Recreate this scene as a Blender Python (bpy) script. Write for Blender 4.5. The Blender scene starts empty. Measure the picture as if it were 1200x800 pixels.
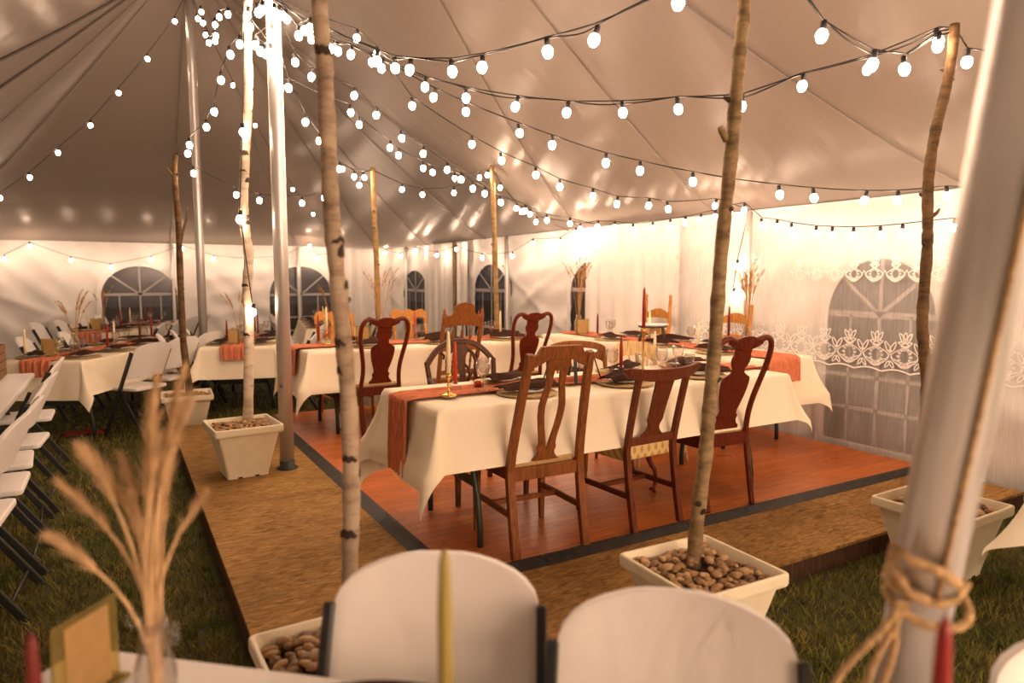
import bpy, bmesh, math, random
from math import sin, cos, pi, radians, sqrt, atan2, hypot, exp
from mathutils import Vector, Matrix
random.seed(11)
C = bpy.context.scene.collection
scene = bpy.context.scene
GZ, DZ, FZ = 0.0, 0.10, 0.12            # grass, plywood deck, dance floor heights

# ------------------------------------------------------------------ materials
def mat(name, col, rough=.5, metal=0., spec=.5, noise=None, bump=None, bscale=40., stretch=(1, 1, 1), coords='Object',
        noise_amt=.25, transmission=0., alpha=1., ior=1.45, emit=None, estr=0., sheen=0., detail=4.):
    m = bpy.data.materials.new(name); m.use_nodes = True
    nt = m.node_tree; b = nt.nodes['Principled BSDF']; L = nt.links
    b.inputs['Base Color'].default_value = (*col, 1); b.inputs['Roughness'].default_value = rough
    b.inputs['Metallic'].default_value = metal; b.inputs['Specular IOR Level'].default_value = spec
    b.inputs['Transmission Weight'].default_value = transmission; b.inputs['IOR'].default_value = ior
    b.inputs['Alpha'].default_value = alpha; b.inputs['Sheen Weight'].default_value = sheen
    if emit:
        b.inputs['Emission Color'].default_value = (*emit, 1); b.inputs['Emission Strength'].default_value = estr
    if noise or bump:
        tc = nt.nodes.new('ShaderNodeTexCoord'); mp = nt.nodes.new('ShaderNodeMapping')
        mp.inputs['Scale'].default_value = stretch
        L.new(tc.outputs[coords], mp.inputs['Vector'])
    if noise:
        n = nt.nodes.new('ShaderNodeTexNoise'); n.inputs['Scale'].default_value = noise; n.inputs['Detail'].default_value = detail
        r = nt.nodes.new('ShaderNodeValToRGB')
        r.color_ramp.elements[0].position = .3; r.color_ramp.elements[1].position = .72
        lo = tuple(max(0, c * (1 - noise_amt)) for c in col); hi = tuple(min(1, c * (1 + noise_amt)) for c in col)
        r.color_ramp.elements[0].color = (*lo, 1); r.color_ramp.elements[1].color = (*hi, 1)
        L.new(mp.outputs[0], n.inputs['Vector']); L.new(n.outputs['Fac'], r.inputs[0]); L.new(r.outputs[0], b.inputs['Base Color'])
    if bump:
        n2 = nt.nodes.new('ShaderNodeTexNoise'); n2.inputs['Scale'].default_value = bscale; n2.inputs['Detail'].default_value = 3
        bp = nt.nodes.new('ShaderNodeBump'); bp.inputs['Strength'].default_value = bump; bp.inputs['Distance'].default_value = .01
        L.new(mp.outputs[0], n2.inputs['Vector']); L.new(n2.outputs['Fac'], bp.inputs['Height']); L.new(bp.outputs[0], b.inputs['Normal'])
    return m

def wood(name, col, amt=.35, rough=.45, sc=14., st=(6, 6, .6)):
    return mat(name, col, rough, noise=sc, noise_amt=amt, stretch=st, bump=.05, bscale=30, spec=.25)

M = {}
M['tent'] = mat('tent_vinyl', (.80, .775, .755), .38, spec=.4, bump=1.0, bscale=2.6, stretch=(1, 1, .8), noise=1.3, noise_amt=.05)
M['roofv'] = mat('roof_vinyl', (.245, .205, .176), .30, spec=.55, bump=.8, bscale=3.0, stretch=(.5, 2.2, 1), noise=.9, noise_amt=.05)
M['strap'] = mat('strap_webbing', (.10, .085, .075), .8)
M['drape'] = mat('drape_cloth', (.80, .77, .74), .7, spec=.2, noise=6, noise_amt=.04)
M['cloth'] = mat('cream_tablecloth', (.84, .765, .60), .8, spec=.15, bump=.08, bscale=240, noise=3, noise_amt=.03)
M['runner'] = mat('terracotta_gauze', (.62, .21, .11), .9, spec=.1, noise=30, noise_amt=.3, stretch=(1, 5, 1), bump=.6, bscale=70)
M['runner_x'] = mat('terracotta_gauze_long', (.62, .21, .11), .9, spec=.1, noise=30, noise_amt=.3, stretch=(.6, 6, .6), bump=.6, bscale=60)
M['mid_brown'] = wood('medium_brown_wood', (.20, .066, .017))
M['red_brown'] = wood('red_brown_wood', (.115, .028, .010))
M['cherry'] = wood('cherry_wood', (.105, .018, .0075), rough=.28)
M['oak'] = wood('oak_wood', (.22, .080, .019))
M['golden'] = wood('golden_oak_wood', (.46, .20, .045))
M['dark_wood'] = wood('dark_walnut_wood', (.075, .028, .012))
M['pale_wood'] = wood('pale_wood', (.62, .44, .22))
M['tan_fabric'] = mat('tan_upholstery', (.45, .30, .13), .9, noise=60, noise_amt=.2, bump=.2, bscale=200)
M['white_plastic'] = mat('white_moulded_plastic', (.80, .775, .75), .45, spec=.4, bump=.06, bscale=300)
M['black_metal'] = mat('black_metal_tube', (.016, .017, .016), .4, spec=.5)
M['leg_metal'] = mat('grey_green_metal', (.035, .042, .036), .45, metal=.3)
M['alu'] = mat('aluminium_pole', (.62, .60, .58), .38, metal=.65, noise=5, noise_amt=.08, stretch=(1, 1, .1))
M['trim'] = mat('black_rubber_edge', (.024, .022, .020), .55, noise=25, noise_amt=.3)
M['pot'] = mat('white_plastic_planter', (.76, .69, .52), .5, noise=14, noise_amt=.05, spec=.35)
M['soil'] = mat('planter_fill', (.10, .06, .035), .95, noise=40, noise_amt=.5)
M['stone'] = mat('river_stone', (.33, .195, .085), .55, noise=9, noise_amt=.45, coords='Object', spec=.35)
M['stone2'] = mat('dark_river_stone', (.20, .11, .05), .5, noise=9, noise_amt=.45, spec=.35)
M['stone3'] = mat('pale_river_stone', (.46, .30, .15), .6, noise=9, noise_amt=.3, spec=.3)
M['stub'] = mat('dark_bark', (.05, .032, .022), .9)
M['brass'] = mat('brass', (.72, .44, .12), .25, metal=1.)
M['ivory'] = mat('ivory_wax', (.85, .72, .46), .5, spec=.4)
M['olive'] = mat('olive_wax', (.30, .235, .06), .5, spec=.4)
M['redwax'] = mat('red_wax', (.27, .016, .012), .42, spec=.45)
M['orangewax'] = mat('rust_orange_wax', (.55, .06, .015), .42, spec=.45)
M['darkred'] = mat('burgundy_wax', (.14, .014, .012), .42, spec=.45)
M['napkin'] = mat('brown_napkin', (.042, .016, .008), .85, spec=.15, noise=12, noise_amt=.3)
M['woven'] = mat('woven_placemat', (.50, .35, .16), .85, noise=90, noise_amt=.4, bump=.8, bscale=160)
M['china'] = mat('white_china', (.85, .83, .80), .2, spec=.6)
M['wheat'] = mat('dried_wheat', (.46, .255, .085), .85, noise=30, noise_amt=.3)
M['wheat2'] = mat('dried_pampas', (.56, .38, .20), .9, noise=30, noise_amt=.25)
M['kraft'] = mat('kraft_card', (.42, .265, .10), .85, noise=30, noise_amt=.1)
M['crate'] = wood('weathered_crate_wood', (.20, .115, .05), .5, .8)
M['twine'] = mat('jute_rope', (.50, .33, .16), .95, noise=60, noise_amt=.4, bump=1., bscale=150)
M['cord'] = mat('black_light_cord', (.010, .009, .009), .5)
M['redcloth'] = mat('red_cloth', (.22, .008, .010), .9, noise=8, noise_amt=.3)
M['leaf_o'] = mat('orange_leaf', (.60, .10, .02), .7); M['leaf_y'] = mat('yellow_leaf', (.70, .40, .06), .7)
def thin_glass(name, tint, refl=.09):
    m = bpy.data.materials.new(name); m.use_nodes = True; nt = m.node_tree; L = nt.links
    for n in list(nt.nodes): nt.nodes.remove(n)
    o = nt.nodes.new('ShaderNodeOutputMaterial'); t = nt.nodes.new('ShaderNodeBsdfTransparent'); g = nt.nodes.new('ShaderNodeBsdfGlossy')
    t.inputs['Color'].default_value = (*tint, 1); g.inputs['Roughness'].default_value = .04
    f = nt.nodes.new('ShaderNodeLayerWeight'); f.inputs['Blend'].default_value = .5
    p = nt.nodes.new('ShaderNodeMath'); p.operation = 'POWER'; p.inputs[1].default_value = 2.; L.new(f.outputs['Facing'], p.inputs[0])
    q = nt.nodes.new('ShaderNodeMath'); q.operation = 'MULTIPLY_ADD'; q.inputs[1].default_value = .8; q.inputs[2].default_value = .06; L.new(p.outputs[0], q.inputs[0])
    x = nt.nodes.new('ShaderNodeMixShader'); L.new(q.outputs[0], x.inputs[0]); L.new(t.outputs[0], x.inputs[1]); L.new(g.outputs[0], x.inputs[2])
    L.new(x.outputs[0], o.inputs[0]); return m
M['glass'] = thin_glass('clear_glass', (.96, .95, .94)); M['amber'] = thin_glass('amber_glass', (.75, .28, .05))
M['lace'] = mat('white_lace_thread', (.86, .83, .80), .8)
M['wframe'] = mat('white_window_tape', (.40, .37, .36), .5)
M['joist'] = wood('dark_joist_wood', (.07, .037, .02), .4, .85)

def glowing_bulb(name, power):
    m = bpy.data.materials.new(name); m.use_nodes = True; nt = m.node_tree
    for n in list(nt.nodes): nt.nodes.remove(n)
    o = nt.nodes.new('ShaderNodeOutputMaterial'); e = nt.nodes.new('ShaderNodeEmission')
    e.inputs['Color'].default_value = (1., .68, .465, 1); e.inputs['Strength'].default_value = power
    nt.links.new(e.outputs[0], o.inputs[0]); return m
M['bulb'] = glowing_bulb('lit_bulb', 46.)
M['bulb_fill'] = glowing_bulb('lit_bulb_bright', 290.)  # stronger bulbs, only for the unseen strings added behind the camera
M['bulb_dim'] = glowing_bulb('lit_bulb_dim', 20.)
M['bulb_mid'] = glowing_bulb('lit_bulb_mid', 75.)

def sheer():
    m = bpy.data.materials.new('sheer_curtain'); m.use_nodes = True; nt = m.node_tree; L = nt.links
    for n in list(nt.nodes): nt.nodes.remove(n)
    o = nt.nodes.new('ShaderNodeOutputMaterial'); t = nt.nodes.new('ShaderNodeBsdfTransparent')
    d = nt.nodes.new('ShaderNodeBsdfDiffuse'); tr = nt.nodes.new('ShaderNodeBsdfTranslucent')
    d.inputs['Color'].default_value = (.86, .84, .82, 1); tr.inputs['Color'].default_value = (.8, .78, .76, 1)
    a = nt.nodes.new('ShaderNodeMixShader'); a.inputs[0].default_value = .3
    L.new(d.outputs[0], a.inputs[1]); L.new(tr.outputs[0], a.inputs[2])
    tc = nt.nodes.new('ShaderNodeTexCoord'); mp = nt.nodes.new('ShaderNodeMapping'); mp.inputs['Scale'].default_value = (1, 45, 2)
    n = nt.nodes.new('ShaderNodeTexNoise'); n.inputs['Scale'].default_value = 3; n.inputs['Detail'].default_value = 3
    r = nt.nodes.new('ShaderNodeMapRange'); r.inputs['From Min'].default_value = .3; r.inputs['From Max'].default_value = .7
    r.inputs['To Min'].default_value = .34; r.inputs['To Max'].default_value = .46
    L.new(tc.outputs['Object'], mp.inputs[0]); L.new(mp.outputs[0], n.inputs['Vector']); L.new(n.outputs['Fac'], r.inputs['Value'])
    x = nt.nodes.new('ShaderNodeMixShader'); L.new(r.outputs[0], x.inputs[0]); L.new(t.outputs[0], x.inputs[1]); L.new(a.outputs[0], x.inputs[2])
    L.new(x.outputs[0], o.inputs[0]); return m
M['sheer'] = sheer()

def vinyl_pane():
    m = bpy.data.materials.new('clear_vinyl_pane'); m.use_nodes = True; nt = m.node_tree; L = nt.links
    for n in list(nt.nodes): nt.nodes.remove(n)
    o = nt.nodes.new('ShaderNodeOutputMaterial'); t = nt.nodes.new('ShaderNodeBsdfTransparent'); g = nt.nodes.new('ShaderNodeBsdfGlossy')
    d = nt.nodes.new('ShaderNodeBsdfDiffuse'); d.inputs['Color'].default_value = (.075, .07, .07, 1)
    g.inputs['Color'].default_value = (.9, .9, .9, 1); g.inputs['Roughness'].default_value = .12
    t.inputs['Color'].default_value = (.85, .85, .85, 1)
    a = nt.nodes.new('ShaderNodeMixShader'); a.inputs[0].default_value = .6; L.new(t.outputs[0], a.inputs[1]); L.new(d.outputs[0], a.inputs[2])
    b = nt.nodes.new('ShaderNodeMixShader'); b.inputs[0].default_value = .05; L.new(a.outputs[0], b.inputs[1]); L.new(g.outputs[0], b.inputs[2])
    L.new(b.outputs[0], o.inputs[0]); return m
M['pane'] = vinyl_pane()

def birch(name, base, dark, amt=.58):
    m = bpy.data.materials.new(name); m.use_nodes = True; nt = m.node_tree; L = nt.links; b = nt.nodes['Principled BSDF']
    b.inputs['Roughness'].default_value = .75; b.inputs['Specular IOR Level'].default_value = .2
    tc = nt.nodes.new('ShaderNodeTexCoord'); mp = nt.nodes.new('ShaderNodeMapping'); mp.inputs['Scale'].default_value = (9, 9, 26)
    n = nt.nodes.new('ShaderNodeTexNoise'); n.inputs['Scale'].default_value = 1.; n.inputs['Detail'].default_value = 4; n.inputs['Roughness'].default_value = .7
    r = nt.nodes.new('ShaderNodeValToRGB'); r.color_ramp.elements[0].position = amt - .12; r.color_ramp.elements[1].position = amt + .16
    r.color_ramp.elements[0].color = (*base, 1); r.color_ramp.elements[1].color = (*dark, 1)
    n2 = nt.nodes.new('ShaderNodeTexNoise'); n2.inputs['Scale'].default_value = 7.; n2.inputs['Detail'].default_value = 3
    mx = nt.nodes.new('ShaderNodeMix'); mx.data_type = 'RGBA'; mx.blend_type = 'MULTIPLY'; mx.inputs[0].default_value = .7
    r2 = nt.nodes.new('ShaderNodeValToRGB'); r2.color_ramp.elements[0].position = .35; r2.color_ramp.elements[1].position = .6
    r2.color_ramp.elements[0].color = (.55, .5, .42, 1); r2.color_ramp.elements[1].color = (1, 1, 1, 1)
    L.new(tc.outputs['Object'], mp.inputs[0]); L.new(mp.outputs[0], n.inputs['Vector']); L.new(n.outputs['Fac'], r.inputs[0])
    L.new(tc.outputs['Object'], n2.inputs['Vector']); L.new(n2.outputs['Fac'], r2.inputs[0])
    L.new(r.outputs[0], mx.inputs[6]); L.new(r2.outputs[0], mx.inputs[7]); L.new(mx.outputs[2], b.inputs['Base Color'])
    bp = nt.nodes.new('ShaderNodeBump'); bp.inputs['Strength'].default_value = .5; bp.inputs['Distance'].default_value = .006
    L.new(n.outputs['Fac'], bp.inputs['Height']); L.new(bp.outputs[0], b.inputs['Normal']); return m
M['birch'] = birch('white_birch_bark', (.74, .63, .50), (.26, .18, .13), .62)
M['birch_near'] = birch('near_birch_bark', (.46, .36, .26), (.17, .115, .08), .60)
M['greybark'] = birch('grey_brown_bark', (.33, .235, .125), (.13, .09, .045), .53)
M['brownbark'] = birch('brown_bark', (.17, .10, .045), (.06, .036, .018), .5)
M['yellowbark'] = birch('pale_yellow_bark', (.36, .24, .105), (.16, .10, .045), .58)

def parquet():
    m = bpy.data.materials.new('dance_floor_planks'); m.use_nodes = True; nt = m.node_tree; L = nt.links; b = nt.nodes['Principled BSDF']
    tc = nt.nodes.new('ShaderNodeTexCoord')
    br = nt.nodes.new('ShaderNodeTexBrick'); br.inputs['Scale'].default_value = 1.; br.offset = .5
    br.inputs['Brick Width'].default_value = .46; br.inputs['Row Height'].default_value = .076
    br.inputs['Mortar Size'].default_value = .0012; br.inputs['Bias'].default_value = 0.
    br.inputs['Color1'].default_value = (.60, .165, .022, 1); br.inputs['Color2'].default_value = (.46, .118, .014, 1); br.inputs['Mortar'].default_value = (.10, .028, .01, 1)
    mp = nt.nodes.new('ShaderNodeMapping'); mp.inputs['Scale'].default_value = (3, 40, 1)
    n = nt.nodes.new('ShaderNodeTexNoise'); n.inputs['Scale'].default_value = 2.; n.inputs['Detail'].default_value = 5
    mx = nt.nodes.new('ShaderNodeMix'); mx.data_type = 'RGBA'; mx.blend_type = 'MULTIPLY'; mx.inputs[0].default_value = .75
    r = nt.nodes.new('ShaderNodeValToRGB'); r.color_ramp.elements[0].position = .3; r.color_ramp.elements[1].position = .65
    r.color_ramp.elements[0].color = (.55, .5, .48, 1); r.color_ramp.elements[1].color = (1.1, 1.1, 1.1, 1)
    n3 = nt.nodes.new('ShaderNodeTexNoise'); n3.inputs['Scale'].default_value = 1.6; n3.inputs['Detail'].default_value = 5
    r3 = nt.nodes.new('ShaderNodeMapRange'); r3.inputs['To Min'].default_value = .17; r3.inputs['To Max'].default_value = .5
    L.new(tc.outputs['Object'], br.inputs['Vector']); L.new(tc.outputs['Object'], mp.inputs[0]); L.new(mp.outputs[0], n.inputs['Vector'])
    L.new(n.outputs['Fac'], r.inputs[0]); L.new(br.outputs['Color'], mx.inputs[6]); L.new(r.outputs[0], mx.inputs[7]); L.new(mx.outputs[2], b.inputs['Base Color'])
    L.new(tc.outputs['Object'], n3.inputs['Vector']); L.new(n3.outputs['Fac'], r3.inputs['Value']); L.new(r3.outputs[0], b.inputs['Roughness'])
    return m
M['parquet'] = parquet()

def plywood():
    m = bpy.data.materials.new('weathered_plywood'); m.use_nodes = True; nt = m.node_tree; L = nt.links; b = nt.nodes['Principled BSDF']
    b.inputs['Roughness'].default_value = .8; b.inputs['Specular IOR Level'].default_value = .2
    tc = nt.nodes.new('ShaderNodeTexCoord'); mp = nt.nodes.new('ShaderNodeMapping'); mp.inputs['Scale'].default_value = (2.2, 9, 1)
    n = nt.nodes.new('ShaderNodeTexNoise'); n.inputs['Scale'].default_value = 5.; n.inputs['Detail'].default_value = 8; n.inputs['Distortion'].default_value = 1.4
    r = nt.nodes.new('ShaderNodeValToRGB'); e = r.color_ramp.elements
    e[0].position = .32; e[0].color = (.19, .10, .030, 1); e[1].position = .7; e[1].color = (.50, .29, .095, 1)
    n2 = nt.nodes.new('ShaderNodeTexNoise'); n2.inputs['Scale'].default_value = 1.7; n2.inputs['Detail'].default_value = 4
    r2 = nt.nodes.new('ShaderNodeValToRGB'); r2.color_ramp.elements[0].position = .3; r2.color_ramp.elements[1].position = .62
    r2.color_ramp.elements[0].color = (.5, .46, .42, 1); r2.color_ramp.elements[1].color = (1, 1, 1, 1)
    mx = nt.nodes.new('ShaderNodeMix'); mx.data_type = 'RGBA'; mx.blend_type = 'MULTIPLY'; mx.inputs[0].default_value = .8
    L.new(tc.outputs['Object'], mp.inputs[0]); L.new(mp.outputs[0], n.inputs['Vector']); L.new(n.outputs['Fac'], r.inputs[0])
    L.new(tc.outputs['Object'], n2.inputs['Vector']); L.new(n2.outputs['Fac'], r2.inputs[0])
    L.new(r.outputs[0], mx.inputs[6]); L.new(r2.outputs[0], mx.inputs[7]); L.new(mx.outputs[2], b.inputs['Base Color'])
    bp = nt.nodes.new('ShaderNodeBump'); bp.inputs['Strength'].default_value = .25; bp.inputs['Distance'].default_value = .01
    L.new(n.outputs['Fac'], bp.inputs['Height']); L.new(bp.outputs[0], b.inputs['Normal']); return m
M['ply'] = plywood()

def lattice_fabric():
    m = bpy.data.materials.new('gold_lattice_upholstery'); m.use_nodes = True; nt = m.node_tree; L = nt.links; b = nt.nodes['Principled BSDF']
    b.inputs['Roughness'].default_value = .8
    tc = nt.nodes.new('ShaderNodeTexCoord')
    mix = nt.nodes.new('ShaderNodeMix'); mix.data_type = 'RGBA'; mix.blend_type = 'MIX'
    mix.inputs[6].default_value = (.62, .46, .20, 1); mix.inputs[7].default_value = (.42, .25, .06, 1)
    fs = []
    for sx in (1, -1):
        mp = nt.nodes.new('ShaderNodeMapping'); mp.inputs['Scale'].default_value = (1, 1, 1); mp.inputs['Rotation'].default_value = (0, radians(32 * sx), radians(40 * sx))
        w = nt.nodes.new('ShaderNodeTexWave'); w.inputs['Scale'].default_value = 9.; w.inputs['Distortion'].default_value = .6
        L.new(tc.outputs['Object'], mp.inputs[0]); L.new(mp.outputs[0], w.inputs['Vector']); fs.append(w)
    mu = nt.nodes.new('ShaderNodeMath'); mu.operation = 'MULTIPLY'; L.new(fs[0].outputs['Fac'], mu.inputs[0]); L.new(fs[1].outputs['Fac'], mu.inputs[1])
    r = nt.nodes.new('ShaderNodeMapRange'); r.inputs['From Min'].default_value = .2; r.inputs['From Max'].default_value = .5
    L.new(mu.outputs[0], r.inputs['Value']); L.new(r.outputs[0], mix.inputs[0]); L.new(mix.outputs[2], b.inputs['Base Color']); return m
M['lattice'] = lattice_fabric()

def grass_mat(name, a, b_, sc):
    m = bpy.data.materials.new(name); m.use_nodes = True; nt = m.node_tree; L = nt.links; b = nt.nodes['Principled BSDF']
    b.inputs['Roughness'].default_value = .8; b.inputs['Specular IOR Level'].default_value = .2
    tc = nt.nodes.new('ShaderNodeTexCoord'); n = nt.nodes.new('ShaderNodeTexNoise'); n.inputs['Scale'].default_value = sc; n.inputs['Detail'].default_value = 6
    r = nt.nodes.new('ShaderNodeValToRGB'); r.color_ramp.elements[0].position = .35; r.color_ramp.elements[1].position = .65
    r.color_ramp.elements[0].color = (*a, 1); r.color_ramp.elements[1].color = (*b_, 1)
    L.new(tc.outputs['Object'], n.inputs['Vector']); L.new(n.outputs['Fac'], r.inputs[0]); L.new(r.outputs[0], b.inputs['Base Color']); return m
M['turf'] = grass_mat('turf_soil', (.035, .032, .012), (.075, .070, .022), 6)
M['blade'] = grass_mat('grass_blade', (.085, .115, .016), (.24, .19, .045), 4)

# ------------------------------------------------------------------ mesh builder
class MB:
    def __init__(s): s.v = []; s.f = []; s.sm = []
    def add(s, vs, fs, smooth=False):
        o = len(s.v); s.v += [tuple(p) for p in vs]
        for f in fs: s.f.append(tuple(i + o for i in f)); s.sm.append(smooth)
    def box(s, c, d, rz=0., mtx=None):
        x, y, z = (q / 2 for q in d)
        ps = [Vector(p) for p in ((-x, -y, -z), (x, -y, -z), (x, y, -z), (-x, y, -z), (-x, -y, z), (x, -y, z), (x, y, z), (-x, y, z))]
        R = mtx if mtx else Matrix.Rotation(rz, 3, 'Z')
        s.add([R @ p + Vector(c) for p in ps], [(0, 3, 2, 1), (4, 5, 6, 7), (0, 1, 5, 4), (1, 2, 6, 5), (2, 3, 7, 6), (3, 0, 4, 7)]); return s
    def rings(s, rings, smooth=True, cap=True, closed=True):
        n = len(rings[0]); vs = [p for r in rings for p in r]; fs = []
        for i in range(len(rings) - 1):
            for j in range(n if closed else n - 1):
                k = (j + 1) % n
                fs.append((i * n + j, i * n + k, (i + 1) * n + k, (i + 1) * n + j))
        s.add(vs, fs, smooth)
        if cap:
            o = len(s.v) - len(vs)
            s.f.append(tuple(o + j for j in reversed(range(n)))); s.sm.append(False)
            s.f.append(tuple(o + len(vs) - n + j for j in range(n))); s.sm.append(False)
        return s
    def tube(s, pts, r, n=8, cap=True):
        pts = [Vector(p) for p in pts]; rr = r if isinstance(r, (list, tuple)) else [r] * len(pts)
        rings = []; ref = None
        for i, p in enumerate(pts):
            t = (pts[min(i + 1, len(pts) - 1)] - pts[max(i - 1, 0)])
            if t.length < 1e-9: t = Vector((0, 0, 1))
            t.normalize()
            if ref is None:
                ref = Vector((1, 0, 0)) if abs(t.x) < .9 else Vector((0, 1, 0))
            u = ref - t * ref.dot(t)
            if u.length < 1e-6: u = Vector((0, 1, 0)) - t * t.y
            u.normalize(); w = t.cross(u); ref = u
            rings.append([p + u * (rr[i] * cos(2 * pi * k / n)) + w * (rr[i] * sin(2 * pi * k / n)) for k in range(n)])
        return s.rings(rings, True, cap)
    def sweep(s, pts, w, d, side=(1, 0, 0)):
        """rectangular bar along pts: w along side, d across."""
        pts = [Vector(p) for p in pts]; n = len(pts)
        ww = w if isinstance(w, (list, tuple)) else [w] * n; dd = d if isinstance(d, (list, tuple)) else [d] * n
        rings = []
        for i, p in enumerate(pts):
            t = (pts[min(i + 1, n - 1)] - pts[max(i - 1, 0)]).normalized()
            u = Vector(side) - t * t.dot(Vector(side)); u.normalize(); q = t.cross(u)
            a, b = u * ww[i] / 2, q * dd[i] / 2
            rings.append([p - a - b, p + a - b, p + a + b, p - a + b])
        return s.rings(rings, False)
    def lathe(s, prof, c=(0, 0, 0), n=12, cap=True):
        c = Vector(c)
        return s.rings([[c + Vector((r * cos(2 * pi * k / n), r * sin(2 * pi * k / n), z)) for k in range(n)] for r, z in prof], True, cap)
    def strip(s, rows, t, yf):
        """panel from rows (z, x0, x1), thickness t, back face y = yf(x, z)."""
        rings = []
        for z, x0, x1 in rows:
            rings.append([Vector((x0, yf(x0, z), z)), Vector((x1, yf(x1, z), z)), Vector((x1, yf(x1, z) + t, z)), Vector((x0, yf(x0, z) + t, z))])
        return s.rings(rings, False)
    def hstrip(s, cols, t, yf):
        rings = []
        for x, z0, z1 in cols:
            rings.append([Vector((x, yf(x, z0), z0)), Vector((x, yf(x, z0) + t, z0)), Vector((x, yf(x, z1) + t, z1)), Vector((x, yf(x, z1), z1))])
        return s.rings(rings, False)
    def prism(s, outline, z0, z1):
        n = len(outline)
        vs = [(x, y, z0) for x, y in outline] + [(x, y, z1) for x, y in outline]
        s.add(vs, [tuple(reversed(range(n))), tuple(range(n, 2 * n))] + [(i, (i + 1) % n, n + (i + 1) % n, n + i) for i in range(n)]); return s
    def ball(s, c, r, nu=10, nv=7):
        c = Vector(c); r = r if isinstance(r, tuple) else (r, r, r)
        rings = [[c + Vector((r[0] * sin(pi * i / nv) * cos(2 * pi * k / nu), r[1] * sin(pi * i / nv) * sin(2 * pi * k / nu), -r[2] * cos(pi * i / nv))) for k in range(nu)] for i in range(1, nv)]
        s.rings(rings, True, False); o = len(s.v) - nu * (nv - 1)
        s.v.append(tuple(c - Vector((0, 0, r[2])))); a = len(s.v) - 1
        s.v.append(tuple(c + Vector((0, 0, r[2])))); b = len(s.v) - 1
        for k in range(nu):
            s.f.append((a, o + (k + 1) % nu, o + k)); s.sm.append(True)
            q = o + (nv - 2) * nu
            s.f.append((b, q + k, q + (k + 1) % nu)); s.sm.append(True)
        return s
    def grid(s, fn, nu, nv, smooth=True, keep=None):
        vs = [fn(i / nu, j / nv) for i in range(nu + 1) for j in range(nv + 1)]; w = nv + 1; fs = []
        for i in range(nu):
            for j in range(nv):
                if keep is None or keep((i + .5) / nu, (j + .5) / nv): fs.append((i * w + j, (i + 1) * w + j, (i + 1) * w + j + 1, i * w + j + 1))
        s.add(vs, fs, smooth); return s
    def mesh(s, name, m):
        me = bpy.data.meshes.new(name); me.from_pydata(s.v, [], s.f)
        me.polygons.foreach_set('use_smooth', s.sm); me.materials.append(m); me.update(); return me
    def build(s, name, m, parent=None, bevel=0., seg=2, sub=0, solid=0., loc=None):
        me = s.mesh(name, m); bm = bmesh.new(); bm.from_mesh(me)
        if not solid: bmesh.ops.recalc_face_normals(bm, faces=bm.faces)
        bm.to_mesh(me); bm.free()
        o = bpy.data.objects.new(name, me); C.objects.link(o)
        if parent: o.parent = parent
        if loc: o.location = loc
        if solid:
            k = o.modifiers.new('t', 'SOLIDIFY'); k.thickness = solid; k.offset = 0
        if bevel:
            k = o.modifiers.new('b', 'BEVEL'); k.width = bevel; k.segments = seg; k.limit_method = 'ANGLE'; k.harden_normals = False
        if sub:
            k = o.modifiers.new('s', 'SUBSURF'); k.levels = sub; k.render_levels = sub
        return o

def tag(o, label=None, cat=None, group=None, kind=None):
    if label: o['label'] = label
    if cat: o['category'] = cat
    if group: o['group'] = group
    if kind: o['kind'] = kind
    return o
def thing(name, label, cat, loc=(0, 0, 0), rz=0., group=None):
    o = bpy.data.objects.new(name, None); C.objects.link(o); o.empty_display_size = .1
    o.location = loc; o.rotation_euler = (0, 0, rz); return tag(o, label, cat, group)
def kids(o): return [c for c in bpy.data.objects if c.parent == o]
def copy_tree(o, parent=None, cache={}):
    c = o.copy(); C.objects.link(c)
    if parent: c.parent = parent
    for ch in list(o.children): copy_tree(ch, c)
    return c
def dup(o, loc, rz=0., label=None, group=None, scale=None):
    c = copy_tree(o); c.location = loc; c.rotation_euler = (0, 0, rz)
    if scale: c.scale = scale
    if label: c['label'] = label
    if group: c['group'] = group
    return c
def struct(mb, name, m, parent=None, **k):
    o = mb.build(name, m, parent, **k)
    if parent is None: o['kind'] = 'structure'
    return o
def ordinal(i): return ['first', 'second', 'third', 'fourth', 'fifth', 'sixth', 'seventh', 'eighth', 'ninth', 'tenth'][i]
# ------------------------------------------------------------------ setting: ground, deck, floor
g = MB().grid(lambda u, v: (-25 + 60 * u, -20 + 60 * v, GZ - .012), 30, 30)
struct(g, 'ground', M['turf'])

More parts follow.
